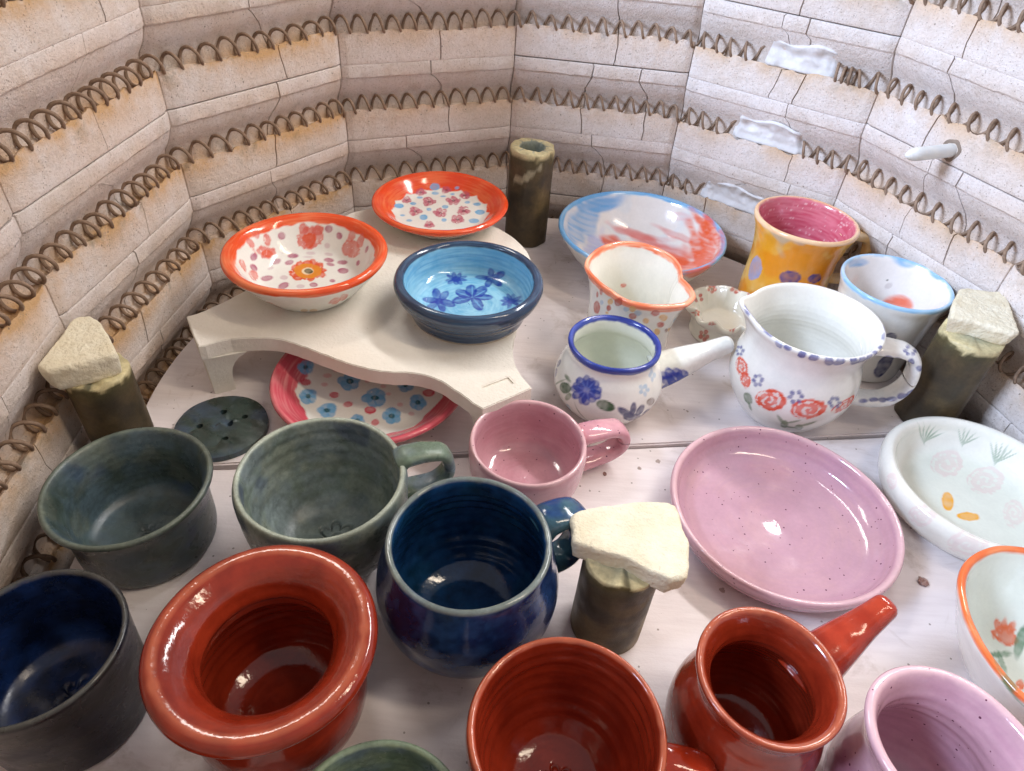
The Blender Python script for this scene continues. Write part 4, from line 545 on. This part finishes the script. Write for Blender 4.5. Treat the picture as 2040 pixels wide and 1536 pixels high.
stand = add('pottery_stand', None, None, None, (0, 0, 0), 'cream coloured low stand with curved edge carrying the orange and blue bowls', 'stand')
def stand_top():
    me = slab('stand_top', out, ST, .0125, .0006); o = bpy.data.objects.new('stand_blank', me); COL.objects.link(o)
    bm = bmesh.new(); bmesh.ops.create_cube(bm, size=1); bmesh.ops.scale(bm, vec=(.024, .010, .004), verts=bm.verts)
    bmesh.ops.bevel(bm, geom=list(bm.edges), offset=.0012, segments=2, affect='EDGES')
    bmesh.ops.transform(bm, matrix=Matrix.Translation((-.0475, -.0395, ST + .0006)) @ Matrix.Rotation(R(36), 4, 'Z'), verts=bm.verts)
    cm = bm_mesh('cutter', bm); c = bpy.data.objects.new('cutter', cm); COL.objects.link(c)
    md = o.modifiers.new('cut', 'BOOLEAN'); md.operation = 'DIFFERENCE'; md.object = c
    me2 = bpy.data.meshes.new_from_object(o.evaluated_get(bpy.context.evaluated_depsgraph_get())); me2.name = 'stand_top'
    bpy.data.objects.remove(o); bpy.data.objects.remove(c); return me2
add('stand_top', stand_top(), M['stand'], stand)
def stand_leg(q_top, q_bot):
    """leg that flares into the slab: rings of 4 corners from the shelf up"""
    rings = []
    for t in np.linspace(0, 1, 9):
        z = .0002 + t * (ST - .0125 - .0002); k = t ** 4
        rings.append([((1 - k) * np.array(b) + k * np.array(a)).tolist() + [z * 1000] for a, b in zip(q_top, q_bot)])
    bm = bmesh.new(); vs = [[bm.verts.new(np.array(p) / 1000) for p in rg_] for rg_ in rings]
    for i in range(len(vs) - 1):
        for j in range(4): bm.faces.new((vs[i][j], vs[i][(j + 1) % 4], vs[i + 1][(j + 1) % 4], vs[i + 1][j]))
    bm.faces.new(vs[0][::-1]); bm.faces.new(vs[-1])
    bmesh.ops.bevel(bm, geom=[e for e in bm.edges if e.calc_face_angle(0) > 1.0], offset=.0012, segments=2, affect='EDGES')
    return bm_mesh('leg', bm, True, 18)
add('leg', stand_leg([(-286,9.6),(-263.6,-24.2),(-236,-11),(-256,24)], [(-283,8),(-263,-22),(-250,-14.5),(-269,17)]), M['stand'], stand)
add('leg', stand_leg([(-66,-57),(-56,-64.8),(-24.4,-39.8),(-40,-20)], [(-62,-54),(-55.4,-62),(-27,-39.4),(-36,-30)]), M['stand'], stand)
add('leg', stand_leg([(-150,170),(-90,165),(-90,197),(-150,208)], [(-140,180),(-100,178),(-98,194),(-140,203)]), M['stand'], stand)

# ============================================================ painting the pots
INK = dict(mauve=((172,84,116),.85,0),mauvef=((186,140,158),.45,0),coral=((216,96,82),.82,3),redor=((220,82,38),.9,3),amber=((224,142,34),.95,0),cream=((240,232,196),.9,0),dkgreen=((52,60,30),.95,0),ochre=((216,172,110),.7,0),
 sky=((112,176,222),.92,0),rose=((190,88,112),.85,3),wine=((112,40,62),.85,0),blue=((36,62,160),.92,4),blue2=((96,122,206),.7,0),teal=((18,84,96),.95,0),rasp=((208,62,86),.9,0),raspf=((228,160,162),.6,0),green=((28,80,40),.95,4),sage=((112,132,104),.85,0),
 pale=((158,190,216),.75,0),navy=((38,46,104),.92,4),navyf=((88,98,136),.8,0),taupe=((138,124,116),.85,0),brick=((186,68,48),.88,0),honey=((228,174,92),.85,0),brown=((140,84,66),.8,0),skyw=((92,164,224),.85,1),lilac=((170,178,228),.7,1),rosew=((222,112,104),.72,1),
 rosef=((230,180,186),.5,1),orangew=((236,92,42),.95,1),olive=((116,92,44),.8,0),indigo=((54,62,138),.9,4),roseor=((222,80,50),.92,2),lilacb=((164,172,214),.9,4),greyf=((180,168,166),.5,0),grass=((112,146,116),.8,0),yellow=((244,172,20),.95,0),ghost=((228,188,188),.34,2),tulip=((236,106,48),.9,3),leaf=((82,128,92),.85,4))
def over(C, col, a):
    a = np.clip(a, 0, 1)[..., None]; return C * (1 - a) + (lin(col) if np.ndim(col) == 1 else col) * a
def stamps(C, G, key):
    N = grid_normals(G); seed = 0
    for rec in DECOR.get(key, '').split(';'):
        if not rec: continue
        w = rec.split(); col, op, st = INK[w[0]]; v = np.array(w[1:], float) / 10000.0; P0, A, B = v[:3], v[3:6], v[6:9]; seed += 1
        n0 = np.cross(A, B); ln = np.linalg.norm(n0)
        if ln < 1e-12: continue
        n0 /= ln; D = G - P0; rad = max(np.linalg.norm(A), np.linalg.norm(B)); sel = (np.linalg.norm(D, axis=-1) < rad * 1.6 + .001)
        if not sel.any(): continue
        i = np.unravel_index(np.argmin(np.linalg.norm(D, axis=-1)), D.shape[:2]); sel &= (N * N[i]).sum(-1) > 0.05
        d = D[sel]; M2 = np.array([[A @ A, A @ B], [A @ B, B @ B]]); u = np.linalg.solve(M2 + np.eye(2) * 1e-12, np.stack([d @ A, d @ B]))
        q = np.hypot(u[0], u[1]); Q = G[sel]
        nz = vnoise(Q, 520, seed) - .5; n2 = vnoise(Q, 190, seed + 9) - .5
        amp = (.20, .6, .16, .50, .16)[st]; edge = q + (amp * (nz * .7 + n2) if st != 1 else .7 * (vnoise(Q, 95, seed) - .5))
        sft = .0006 / max(min(np.linalg.norm(A), np.linalg.norm(B)), .0008); a = 1 - sstep(1 - sft, 1 + sft, edge)
        k = op * (.66 + .42 * vnoise(Q, 260, seed + 3) + .16 * sstep(.55, .95, q))
        if st == 1:      # loose brush work: streaks along A
            s = u[1] * np.linalg.norm(B) * 380; ss = vnoise(np.stack([u[0] * 1.1, s, 0 * s + seed], -1), 1, 3); k = op * (.62 + .38 * sstep(.2, .8, ss)) * (.85 + .15 * fbm(Q, 80, seed)); a = 1 - sstep(.6, 1.15, edge)
        if st == 2:      # dabbed rose: ring shaped bare strokes
            an = np.arctan2(u[1], u[0]); sw = np.sin(q * 13 + an + 3 * n2) + .8 * (nz * 3); k = k * (1 - .8 * sstep(.35, .8, sw))
        if st == 3: k = k * sstep(.16, .42, vnoise(Q, 900, seed + 6) * .6 + vnoise(Q, 300, seed + 2) * .5)
        if st == 4: k = k * (.72 + .36 * vnoise(Q, 420, seed + 8))
        C[sel] = over(C[sel], col, a * k)
    return C
def paint_pot(key, G, it):
    m, n = G.shape[:2]; r = np.hypot(G[..., 0], G[..., 1]) * 1000; z = G[..., 2] * 1000; th = np.arctan2(G[..., 1], G[..., 0])
    L = np.linalg.norm(np.diff(G[:, 0], axis=0), axis=1).sum() * 1000; sd = np.repeat(((np.arange(m) - it) * L / (m - 1))[:, None], n, 1)
    inner = sd > 0; cyl = np.stack([np.cos(th) * .05, np.sin(th) * .05, sd * .0002], -1)
    lo = fbm(G, 45, 2); mi = fbm(G, 160, 7); hi = fbm(G, 520, 11, 2)
    streak = vnoise(np.stack([th * 2.2, sd * .9, 0 * th], -1), 1, 5) * .6 + vnoise(np.stack([th * 6, sd * 2.2, 0 * th + 3], -1), 1, 6) * .4
    e1 = (fbm(cyl, 60, 3) - .5) * 2; e2 = (vnoise(cyl, 190, 5) - .5) * 2
    W = lin((236, 236, 229)); C = np.zeros((m, n, 3)) + W
    C = C * (.965 + .05 * lo[..., None])
    def band(C, col, a, b, wob=2.0, alt=None, op=1.0):
        """paint from a mm outside the rim to b mm inside"""
        ed = sd + wob * (e1 * .8 + e2 * .35) * np.where(inner, 1, -1)
        k = sstep(-a - .7, -a + .7, np.where(inner, 99, ed)) * ~inner + (1 - sstep(b - .7, b + .7, ed)) * inner
        cc = np.zeros((m, n, 3)) + lin(col)
        if alt is not None: cc = over(cc, alt, sstep(.40, .72, .5 * lo + .5 * streak))
        return over(C, cc, k * op)
    def mixn(c1, c2, f, a=.35, b=.65): return over(np.zeros((m, n, 3)) + lin(c1), c2, sstep(a, b, f))
    if key == 'obowl': C = band(C, (230, 80, 30), 7, 10, 2.8, (240, 134, 88))
    elif key == 'oplate':
        sc = np.abs(np.sin(th * 7.5)); edge = 43.5 + 2.6 * (1 - sc) + e2 * .8
        k = sstep(edge - .5, edge + .5, r) * np.where(inner, 1, sstep(12, 14.5, z + e1 * 1.5)); C = over(C, mixn((230, 70, 24), (238, 118, 70), .5 * lo + .5 * streak, .42, .75), k)
    elif key == 'bbowl':
        C = mixn((112, 178, 216), (152, 206, 230), .35 * lo + .65 * streak, .3, .75); C = over(C, (80, 160, 205), .35 * sstep(.5, .8, mi))
        out = mixn((38, 56, 84), (68, 96, 126), .4 * lo + .6 * streak, .35, .8); C = over(C, out, np.where(inner, 1 - sstep(4.4, 5.6, sd + e2 * .5), 1)); C = over(C, (190, 176, 156), np.where(inner, 0, 1 - sstep(1.8, 3.0, z + e2 * .6)))
    elif key == 'pplate':
        sc = np.abs(np.sin(th * 4.5 + .5)); edge = 52 + 4.5 * (1 - sc) + e2 * 1.2 + e1 * 1.5
        rim = mixn((206, 84, 98), (228, 146, 148), .4 * lo + .6 * streak, .42, .8); C = over(C, rim, sstep(edge - .6, edge + .6, r) * inner); C = over(C, mixn((222, 130, 138), (240, 216, 208), streak, .3, .7), 1 - inner.astype(float)); C = over(C, rim, (1 - sstep(2, 6, -sd + e1 * 2)) * ~inner)
    elif key in ('tealcup', 'gmug', 'gbowl'):
        c = {'tealcup': ((70, 84, 78), (80, 98, 106), (104, 112, 100)), 'gmug': ((122, 136, 126), (136, 150, 152), (158, 166, 150)), 'gbowl': ((104, 126, 104), (112, 132, 138), (134, 150, 122))}[key]
        C = mixn(c[0], c[1], lo * .6 + mi * .4, .36, .62); C = over(C, c[2], sstep(.52, .7, fbm(G, 70, 21)) * .6); C = C * (.78 + .44 * hi[..., None])
        C = over(C, np.array(c[1]) * .86, inner * (1 - sstep(20, 34, r)) * .5); C = over(C, (50, 66, 110), sstep(.60, .72, fbm(G, 38, 31)) * .55)
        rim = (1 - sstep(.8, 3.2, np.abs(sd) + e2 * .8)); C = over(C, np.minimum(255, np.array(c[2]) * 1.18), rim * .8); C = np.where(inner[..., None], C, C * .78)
    elif key == 'bmug':
        C = mixn((16, 46, 82), (30, 72, 122), lo * .5 + mi * .5, .35, .68); C = over(C, (24, 84, 96), inner * sstep(.5, .7, fbm(G, 60, 3)) * .2); o = mixn((18, 40, 84), (38, 70, 122), mi, .35, .7); C = over(C, o, ~inner * 1.0)
        C = over(C, (112, 120, 122), np.where(inner, 0, 1 - sstep(9, 17, z + e1 * 7)) * .75); C = over(C, (140, 150, 140), (1 - sstep(1.0, 2.8, np.abs(sd) + e2 * .7)) * .8)
    elif key == 'navy':
        C = mixn((12, 24, 52), (22, 44, 90), lo * .5 + mi * .5, .4, .7); C = over(C, (44, 74, 132), inner * sstep(.5, .66, fbm(G, 40, 8)) * (1 - sstep(16, 26, z)) * .7); C = over(C, mixn((38, 35, 34), (30, 32, 48), lo), ~inner * .9); C = over(C, (84, 84, 78), (1 - sstep(.8, 2.4, np.abs(sd) + e2 * .6)) * .8)
    elif key in ('redfl', 'redbowl', 'redpot', 'redrim'):
        C = mixn((126, 37, 21), (152, 50, 28), lo * .5 + streak * .25 + mi * .25, .32, .68); C = over(C, (196, 108, 76), (1 - sstep(.5, 2.8, np.abs(sd) + e2 * .8)) * .65); C = C * (.88 + .24 * fbm(G, 90, 17)[..., None])
    elif key in ('pmug', 'pdish', 'pjug'):
        c = {'pmug': ((198, 144, 156), (206, 158, 168)), 'pdish': ((200, 158, 168), (196, 154, 170)), 'pjug': ((198, 156, 172), (206, 168, 180))}[key]
        C = mixn(c[0], c[1], lo * .6 + streak * .4, .35, .65); C = over(C, (232, 194, 196), (1 - sstep(1, 4, np.abs(sd) + e2)) * .6)
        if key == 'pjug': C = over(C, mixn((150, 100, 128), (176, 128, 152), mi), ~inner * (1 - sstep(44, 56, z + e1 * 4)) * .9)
    elif key == 'wbowl': C = np.zeros((m, n, 3)) + lin((238, 238, 228)); C = over(C, (226, 234, 220), inner * (1 - sstep(40, 52, r)) * .6)
    elif key == 'tulip': C = over(C, (224, 232, 220), inner * .6); C = band(C, (236, 112, 52), 3.5, 3.2, 1.0, (244, 150, 96))
    elif key == 'bpot': C = over(C, (222, 228, 214), inner * .7); C = band(C, (38, 54, 140), 7, 4.6, 1.2, (66, 86, 172))
    elif key == 'heart': C = over(C, (232, 230, 218), inner * .6); C = band(C, (236, 120, 80), 8.5, 5.4, 2.0, (246, 186, 152))
    elif key == 'lbplate': C = over(C, (240, 236, 232), inner * .7); C = over(C, (214, 228, 238), inner * sstep(.55, .7, lo) * .35); C = band(C, (116, 178, 226), 4, 4.4, 2.0, (168, 208, 234))
    elif key == 'flutedish': C = C * lin((250, 248, 240))
    elif key == 'jug': C = C * lin((252, 252, 252))
    elif key == 'ymug':
        o = mixn((240, 168, 44), (244, 202, 118), lo * .5 + fbm(G, 70, 9) * .5, .40, .66); o = over(o, (236, 142, 20), sstep(.5, .62, fbm(G, 46, 14)) * .7); o = over(o, (190, 184, 172), sstep(.62, .70, fbm(G, 34, 19)) * .7); C = over(C, o, ~inner * 1.0)
        i_ = mixn((198, 84, 104), (216, 124, 138), .3 * lo + .7 * streak, .3, .7); i_ = over(i_, (240, 206, 206), sstep(.66, .74, vnoise(np.stack([th * 5, sd * 1.1, 0 * th], -1), 1, 40) * .55 + vnoise(G, 700, 3) * .45) * .65); C = over(C, i_, inner * 1.0)
        C = band(C, (240, 204, 164), 5, 1.2, .8, (236, 180, 130))
    elif key == 'lbcup': C = over(C, (238, 228, 224), inner * .6); C = band(C, (150, 196, 230), 3.6, 2.6, 1.4, (190, 216, 236))
    return stamps(C, G, key)
def pot_mesh(key, name):
    s = POTS[key]; G, it = pot_grid(s)
    if 'stamp' in s:                         # flower pressed into the floor while wet
        x, y, rad, dep = s['stamp']; dx = G[..., 0] * 1000 - x; dy = G[..., 1] * 1000 - y; rho = np.hypot(dx, dy); ph = np.arctan2(dy, dx)
        pet = rad * (.55 + .45 * np.abs(np.cos(3.5 * ph))); k = np.exp(-((rho - pet) / 1.0) ** 2) + np.exp(-((rho - rad * .22) / .9) ** 2)
        k = k * (np.arange(G.shape[0]) > it)[:, None]; G[..., 2] -= k * dep / 1000.0
    C = paint_pot(key, G, it)
    if 'stamp' in s: C = C * (1 - .3 * np.clip(k, 0, 1))[..., None]     # pressed lines coloured darker
    G[0, :, :2] *= .001; G[-1, :, :2] *= .001
    G[0, :, :2] += 1e-5 * np.stack([np.cos(np.arange(G.shape[1])), np.sin(np.arange(G.shape[1]))], -1)
    return mesh_from(name, G.reshape(-1, 3), grid_faces(*G.shape[:2]), C)
def handle_mesh(key, base, alt, seed=1, edge=None):
    G = handle_grid(HANDLES[key]); C = np.zeros(G.shape) + lin(base); C = over(C, alt, sstep(.35, .65, fbm(G, 90, seed))); C = C * (.9 + .2 * fbm(G, 400, 3)[..., None])
    C = stamps(C, G, key + ':h'); c0 = G[:1].mean(1, keepdims=True); c1 = G[-1:].mean(1, keepdims=True)
    G = np.concatenate([c0 + (G[:1] - c0) * .02, G, c1 + (G[-1:] - c1) * .02]); C = np.concatenate([C[:1], C, C[-1:]])
    return mesh_from('handle', G.reshape(-1, 3), grid_faces(*G.shape[:2], True), C)
POTS['gmug']['stamp'] = (1, 4, 11.5, 2.0); POTS['redbowl']['stamp'] = (2, 0, 8, .9); POTS['tealcup']['stamp'] = (0, 0, 5, .7); POTS['navy']['stamp'] = (2, 2, 9, .9)

def pot(key, name, mat, label, cat, group=None, handle=None):
    loc = POTS[key]['loc']
    if handle is None:
        return add(name, pot_mesh(key, name), M[mat], None, loc, label, cat, group)
    root = add(name, None, None, None, loc, label, cat, group)
    add('body', pot_mesh(key, 'body'), M[mat], root)
    add('handle', handle_mesh(key, *handle), M[mat], root)
    return root
pot('obowl', 'painted_bowl', 'white', 'white bowl with orange rim and a yellow-centred flower painted inside, on the stand', 'bowl')
pot('oplate', 'painted_plate', 'white', 'small plate with broad orange rim and red flowers among blue dots', 'plate')
pot('bbowl', 'blue_bowl', 'white', 'dark blue bowl, sky blue inside with blue leaf prints', 'bowl')
pot('pplate', 'painted_plate', 'white', 'plate with raspberry rim and pale blue flowers, lying under the stand', 'plate')
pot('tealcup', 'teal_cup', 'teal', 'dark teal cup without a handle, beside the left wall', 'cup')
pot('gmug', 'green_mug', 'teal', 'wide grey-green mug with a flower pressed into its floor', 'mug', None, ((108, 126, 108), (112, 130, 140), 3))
pot('bmug', 'blue_mug', 'blue', 'round-bellied glossy dark blue mug, in the middle foreground', 'mug', None, ((26, 62, 120), (60, 96, 112), 5))
pot('navy', 'navy_bowl', 'navy', 'nearly black navy bowl cut by the left edge of the photo', 'bowl')
pot('redfl', 'red_pot', 'red', 'glossy red pot with a broad flaring collar rim', 'pot')
pot('redrim', 'red_bowl', 'red', 'red rim just showing at the bottom edge, below the wide-collared pot', 'bowl')
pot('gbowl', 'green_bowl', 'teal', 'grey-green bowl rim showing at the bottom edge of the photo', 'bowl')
pot('redbowl', 'red_mug', 'red', 'deep red mug at the bottom edge, in front of the olive prop', 'mug', None, ((156, 44, 22), (176, 56, 30), 3))
pot('redpot', 'red_coffee_pot', 'red', 'red pot with narrow neck and a straight tapered handle', 'pot', None, ((160, 46, 24), (178, 60, 34), 4))
pot('pmug', 'pink_mug', 'pink', 'small pink speckled mug with a wavy rim', 'mug', None, ((206, 146, 158), (214, 160, 170), 2))
pot('pdish', 'pink_dish', 'pink', 'large shallow pink dish with dark specks', 'dish')
pot('wbowl', 'white_bowl', 'white', 'white bowl with two yellow leaves and green tufts painted inside', 'bowl')
pot('tulip', 'tulip_bowl', 'white', 'white bowl with orange rim and a tulip inside, at the right edge', 'bowl')
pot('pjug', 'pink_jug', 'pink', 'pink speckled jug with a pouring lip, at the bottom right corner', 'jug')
pot('bpot', 'blue_rimmed_pot', 'white', 'white pot with blue rim, blue flowers and a straight handle', 'pot', None, ((236, 236, 229), (230, 232, 224), 4))
pot('heart', 'heart_pitcher', 'white', 'white pitcher with wavy orange heart-shaped rim and coloured dots', 'pitcher')
pot('lbplate', 'brushed_plate', 'white', 'large pale blue rimmed plate with pink and orange brush strokes', 'plate')
pot('flutedish', 'fluted_dish', 'white', 'small white candle dish with scalloped rim and red flowers', 'dish')
pot('jug', 'floral_jug', 'white', 'white jug with orange roses and a dashed blue rim', 'jug', None, ((238, 238, 234), (232, 232, 230), 4))
pot('ymug', 'yellow_mug', 'white', 'yellow-orange mug with blue spots, raspberry pink inside', 'mug', None, ((240, 196, 128), (242, 216, 176), 4))
pot('lbcup', 'pale_blue_cup', 'white', 'white cup with pale blue rim and an orange blot inside', 'cup')

# ---- trivet: flat disc with drilled holes
def trivet():
    bm = bmesh.new(); rad = .032; hs = [(6,2),(14,10),(-14,-3),(-2,12),(8,-13)]; rings = []
    def ring(cx, cy, r_, n, wob=0):
        vs = [bm.verts.new((cx + r_ * (1 + wob * math.sin(3 * a + 1)) * math.cos(a), cy + r_ * (1 + wob * math.sin(2 * a)) * math.sin(a), .0058)) for a in np.arange(n) * 2 * math.pi / n]
        return [bm.edges.new((vs[i], vs[(i + 1) % n])) for i in range(n)]
    ed = ring(0, 0, rad, 72, .012)
    for x, y in hs: ed += ring(x / 1000, y / 1000, .0023, 14)
    bmesh.ops.triangle_fill(bm, edges=ed, use_beauty=True, normal=(0, 0, 1))
    bmesh.ops.subdivide_edges(bm, edges=[e for e in bm.edges if len(e.link_faces) == 2], cuts=3, use_grid_fill=True); bmesh.ops.triangulate(bm, faces=bm.faces)
    top = list(bm.faces); ex = bmesh.ops.extrude_face_region(bm, geom=top); vv = [g for g in ex['geom'] if isinstance(g, bmesh.types.BMVert)]
    bmesh.ops.translate(bm, verts=vv, vec=(0, 0, -.0055)); low = set(vv)
    for v in bm.verts:
        if v not in low:
            x, y = v.co.x * 1000, v.co.y * 1000; rr = math.hypot(x, y); nb = float(vnoise(np.array([v.co.x, v.co.y, 0]), 260, 3)) - .5
            v.co.z += (.0034 * nb if rr < 21 else .0004 * nb) + (-.0012 if rr > 31 else 0)
    me = bm_mesh('perforated_disc', bm, True, 50)
    V = np.array([v.co[:] for v in me.vertices]); C = over(np.zeros((len(V), 3)) + lin((56, 72, 66)), (70, 88, 104), sstep(.45, .65, fbm(V, 80, 3))); C = C * (.8 + .4 * fbm(V, 500, 4)[:, None])
    a = me.color_attributes.new('paint', 'FLOAT_COLOR', 'POINT'); c = np.ones((len(V), 4), np.float32); c[:, :3] = C; a.data.foreach_set('color', c.ravel())
    return me
add('perforated_disc', trivet(), M['teal'], None, (-.2440, -.0587, 0.0), 'flat dark green disc with small holes, lying by the stand leg', 'trivet')

# ---- kiln props and the soft brick pieces on them
def prop_mesh(r, h, sides, seed, hollow=True, chip=4.0):
    n, pr = 96, [(0,0),(r*.9,0),(r,1),(r,2.5)] + [(r, z) for z in np.linspace(6, h - 3, 26)] + [(r, h-2), (r*.985, h-.6), (r*.95, h)] + ([(r*.62, h), (r*.57, h-1), (r*.55, h-4), (r*.55, h-30), (0, h-30)] if hollow else [(0, h)])
    q = np.array(pr, float) / 1000; th = np.arange(n) * 2 * np.pi / n
    mul = np.ones(n)
    if sides: a = (th + .3) % (2 * np.pi / sides) - np.pi / sides; mul = np.minimum(1.0, math.cos(np.pi / sides) / np.cos(a) * 1.045)
    Rr = q[:, :1] * mul[None]; Z = np.repeat(q[:, 1:], n, 1); G = np.stack([Rr * np.cos(th), Rr * np.sin(th), Z], -1); G[0, :, :2] += 1e-5
    top = np.exp(-((Z - h / 1000) / .003) ** 2) * (Rr > r * .0004); nz = vnoise(G, 160, seed) - .5; G[..., 2] += top * nz * .004; G[..., :2] *= (1 + (vnoise(G, 240, seed + 2) - .5) * .012 + top * (vnoise(G, 300, seed) - .7) * .05)[..., None]
    lo = fbm(G, 34, seed); C = over(np.zeros(G.shape) + lin((84, 71, 48)), (122, 104, 68), sstep(.42, .62, lo)); C = over(C, (46, 42, 36), sstep(.5, .7, fbm(G, 60, seed + 4)) * .6)
    C = over(C, (86, 84, 48), sstep(.80, 1.0, Z / (h / 1000)) * .6)
    raw = sstep(h - chip - 1, h - chip + 1, Z * 1000 + (fbm(G, 150, seed + 8) - .5) * 9); C = over(C, (218, 204, 156), raw); C = over(C, (150, 156, 140), (Rr < r * .0006) * 1.0)
    if seed == 31:      # pale glaze splash on the facet turned to the front
        d = G - np.array([-.004, -r / 1000, .078]); e = np.hypot((d[..., 0] + d[..., 2] * -.6) / .011, (d[..., 2] + d[..., 0] * -.6) / .005) + (vnoise(G, 260, 2) - .5) * .7
        C = over(C, (172, 164, 136), (1 - sstep(.75, .95, e)) * (G[..., 1] < -.01))
    return mesh_from('kiln_prop', G.reshape(-1, 3), grid_faces(*G.shape[:2]), C, sharp=50)
def lump(name, poly, z_top, thick, seed, under=.9, amp=1.0):
    P = np.array(poly) / 1000.0; c = P.mean(0); n = 120; th = np.arange(n) * 2 * np.pi / n; D = P - c; pa = np.arctan2(D[:, 1], D[:, 0]); o = np.argsort(pa)
    Q = D[o]; Q = np.vstack([Q, Q[:1]]); rad = np.zeros(n)
    for i, t in enumerate(th):
        u = np.array([math.cos(t), math.sin(t)]); best = .001
        for a, b in zip(Q[:-1], Q[1:]):
            den = u[0] * (b - a)[1] - u[1] * (b - a)[0]
            if abs(den) < 1e-12: continue
            s = (a[0] * (b - a)[1] - a[1] * (b - a)[0]) / den; w = (a[0] * u[1] - a[1] * u[0]) / den
            if s > 0 and -1e-6 <= w <= 1 + 1e-6: best = max(best, s)
        rad[i] = best
    pr = [(f, 0.0) for f in np.linspace(.001, .93, 16)] + [(.965, -.03), (.99, -.10), (1.0, -.2)] + [(1 - (1 - under) * t, -.2 - .7 * t) for t in np.linspace(.1, 1, 8)] + [(under * .97, -.97)] + [(under * f, -1.0) for f in np.linspace(.93, .001, 8)]
    pr = np.array(pr); Rr = pr[:, :1] * rad[None]; Z = np.repeat(pr[:, 1:] * thick, n, 1); G = np.stack([Rr * np.cos(th), Rr * np.sin(th), Z], -1)
    side = ((pr[:, 1] < -.01) & (pr[:, 1] > -.99))[:, None]
    k = (fbm(G, 90, seed) - .5) * .0045 * amp + (vnoise(G, 420, seed + 5) - .5) * .0012
    G[..., :2] *= 1 + np.where(side, k * 22, k * 4)[..., None]; G[..., 2] += np.where(pr[:, 1:2] > -.5, (fbm(G, 120, seed + 3) - .5) * .0012 + (vnoise(G, 520, seed) - .5) * .0005, 0)
    me = mesh_from(name, G.reshape(-1, 3), grid_faces(len(pr), n, True), sharp=60)
    return me, (c[0], c[1], z_top)
PG = 'olive kiln props'
add('kiln_prop', prop_mesh(22.5, 100, 8, 31), M['post'], None, (-.0368, .2600, 0), 'tall olive prop with an open chipped top, standing behind the stand', 'kiln prop', PG)
add('kiln_prop', prop_mesh(19.0, 75, 0, 32, False, 2.2), M['post'], None, (-.2960, -.0880, 0), 'olive prop near the left wall, under a pale brick piece', 'kiln prop', PG)
add('kiln_prop', prop_mesh(22.0, 83, 8, 33, False, 3.6), M['post'], None, (.2955, .0200, 0), 'olive prop on the right, beside the floral jug handle', 'kiln prop', PG)
add('kiln_prop', prop_mesh(20.5, 67, 0, 34, False, 1.6), M['post'], None, (.0278, -.1865, FS), 'olive prop in the foreground, between the blue mug and the pink dish', 'kiln prop', PG)
BG = 'pale brick pieces on the props'
def brick_piece(poly, zt, th, seed, label, under=.92):
    me, loc = lump('brick_piece', poly, zt, th, seed, under); add('brick_piece', me, M['soft'], None, loc, label, 'brick piece', BG)
brick_piece([(-318,-64.6),(-316,-57.8),(-309.8,-56.4),(-300.4,-61.7),(-287.9,-76.0),(-276.3,-89.5),(-279.3,-93.3),(-295.3,-105.4),(-306.9,-111.5),(-314,-108.0),(-315,-95.4),(-316,-81.5)], .0932, .0185, 41, 'pale wedge of broken brick on the left prop')
brick_piece([(295.3,59.0),(302.8,62.2),(317.7,59.5),(330,61.9),(327.5,45.3),(319.5,20.3),(315.2,6.9),(309.7,4.9),(300.3,9.6),(288.2,15.9),(272.1,18.6),(282.2,38.7)], .0970, .0145, 42, 'pale squarish broken brick on the right prop')
brick_piece([(-1.4,-171.1),(1.8,-168.4),(15.4,-163.3),(35.9,-158.0),(52.2,-156.3),(56.1,-158.3),(57.9,-165.0),(58.1,-173.3),(59.7,-182.8),(57.3,-199.4),(55.9,-203.8),(47.4,-206.6),(38.2,-202.6),(26.3,-195.8),(14.1,-193.4),(-0.8,-188.8)], .0760, .0142, 43, 'pale yellowish brick slab on the foreground prop', .95)
def crumb(x, y, z, r, seed, label):
    G, _ = pot_grid(dict(prof=[(0,0),(r,.2),(r*.9,r*.45),(r*.4,r*.7),(0,r*.6)], m=14, n=24, seed=seed, wob=.12)); G[0, :, :2] += 1e-6
    G[..., :2] *= (1 + (vnoise(G, 700, seed) - .5) * .7)[..., None]
    add('glaze_crumb', mesh_from('glaze_crumb', G.reshape(-1, 3), grid_faces(14, 24)), M['crumb'], None, (x, y, z), label, 'crumb', 'stray crumbs on the shelf')

crumb(.2329, -.1396, FS, 3.4, 61, 'brown glaze crumb stuck to the shelf between the pink dish and tulip bowl')
crumb(.0334, -.0696, FS, 1.6, 62, 'tiny pinkish crumb on the shelf beside the pink mug handle')
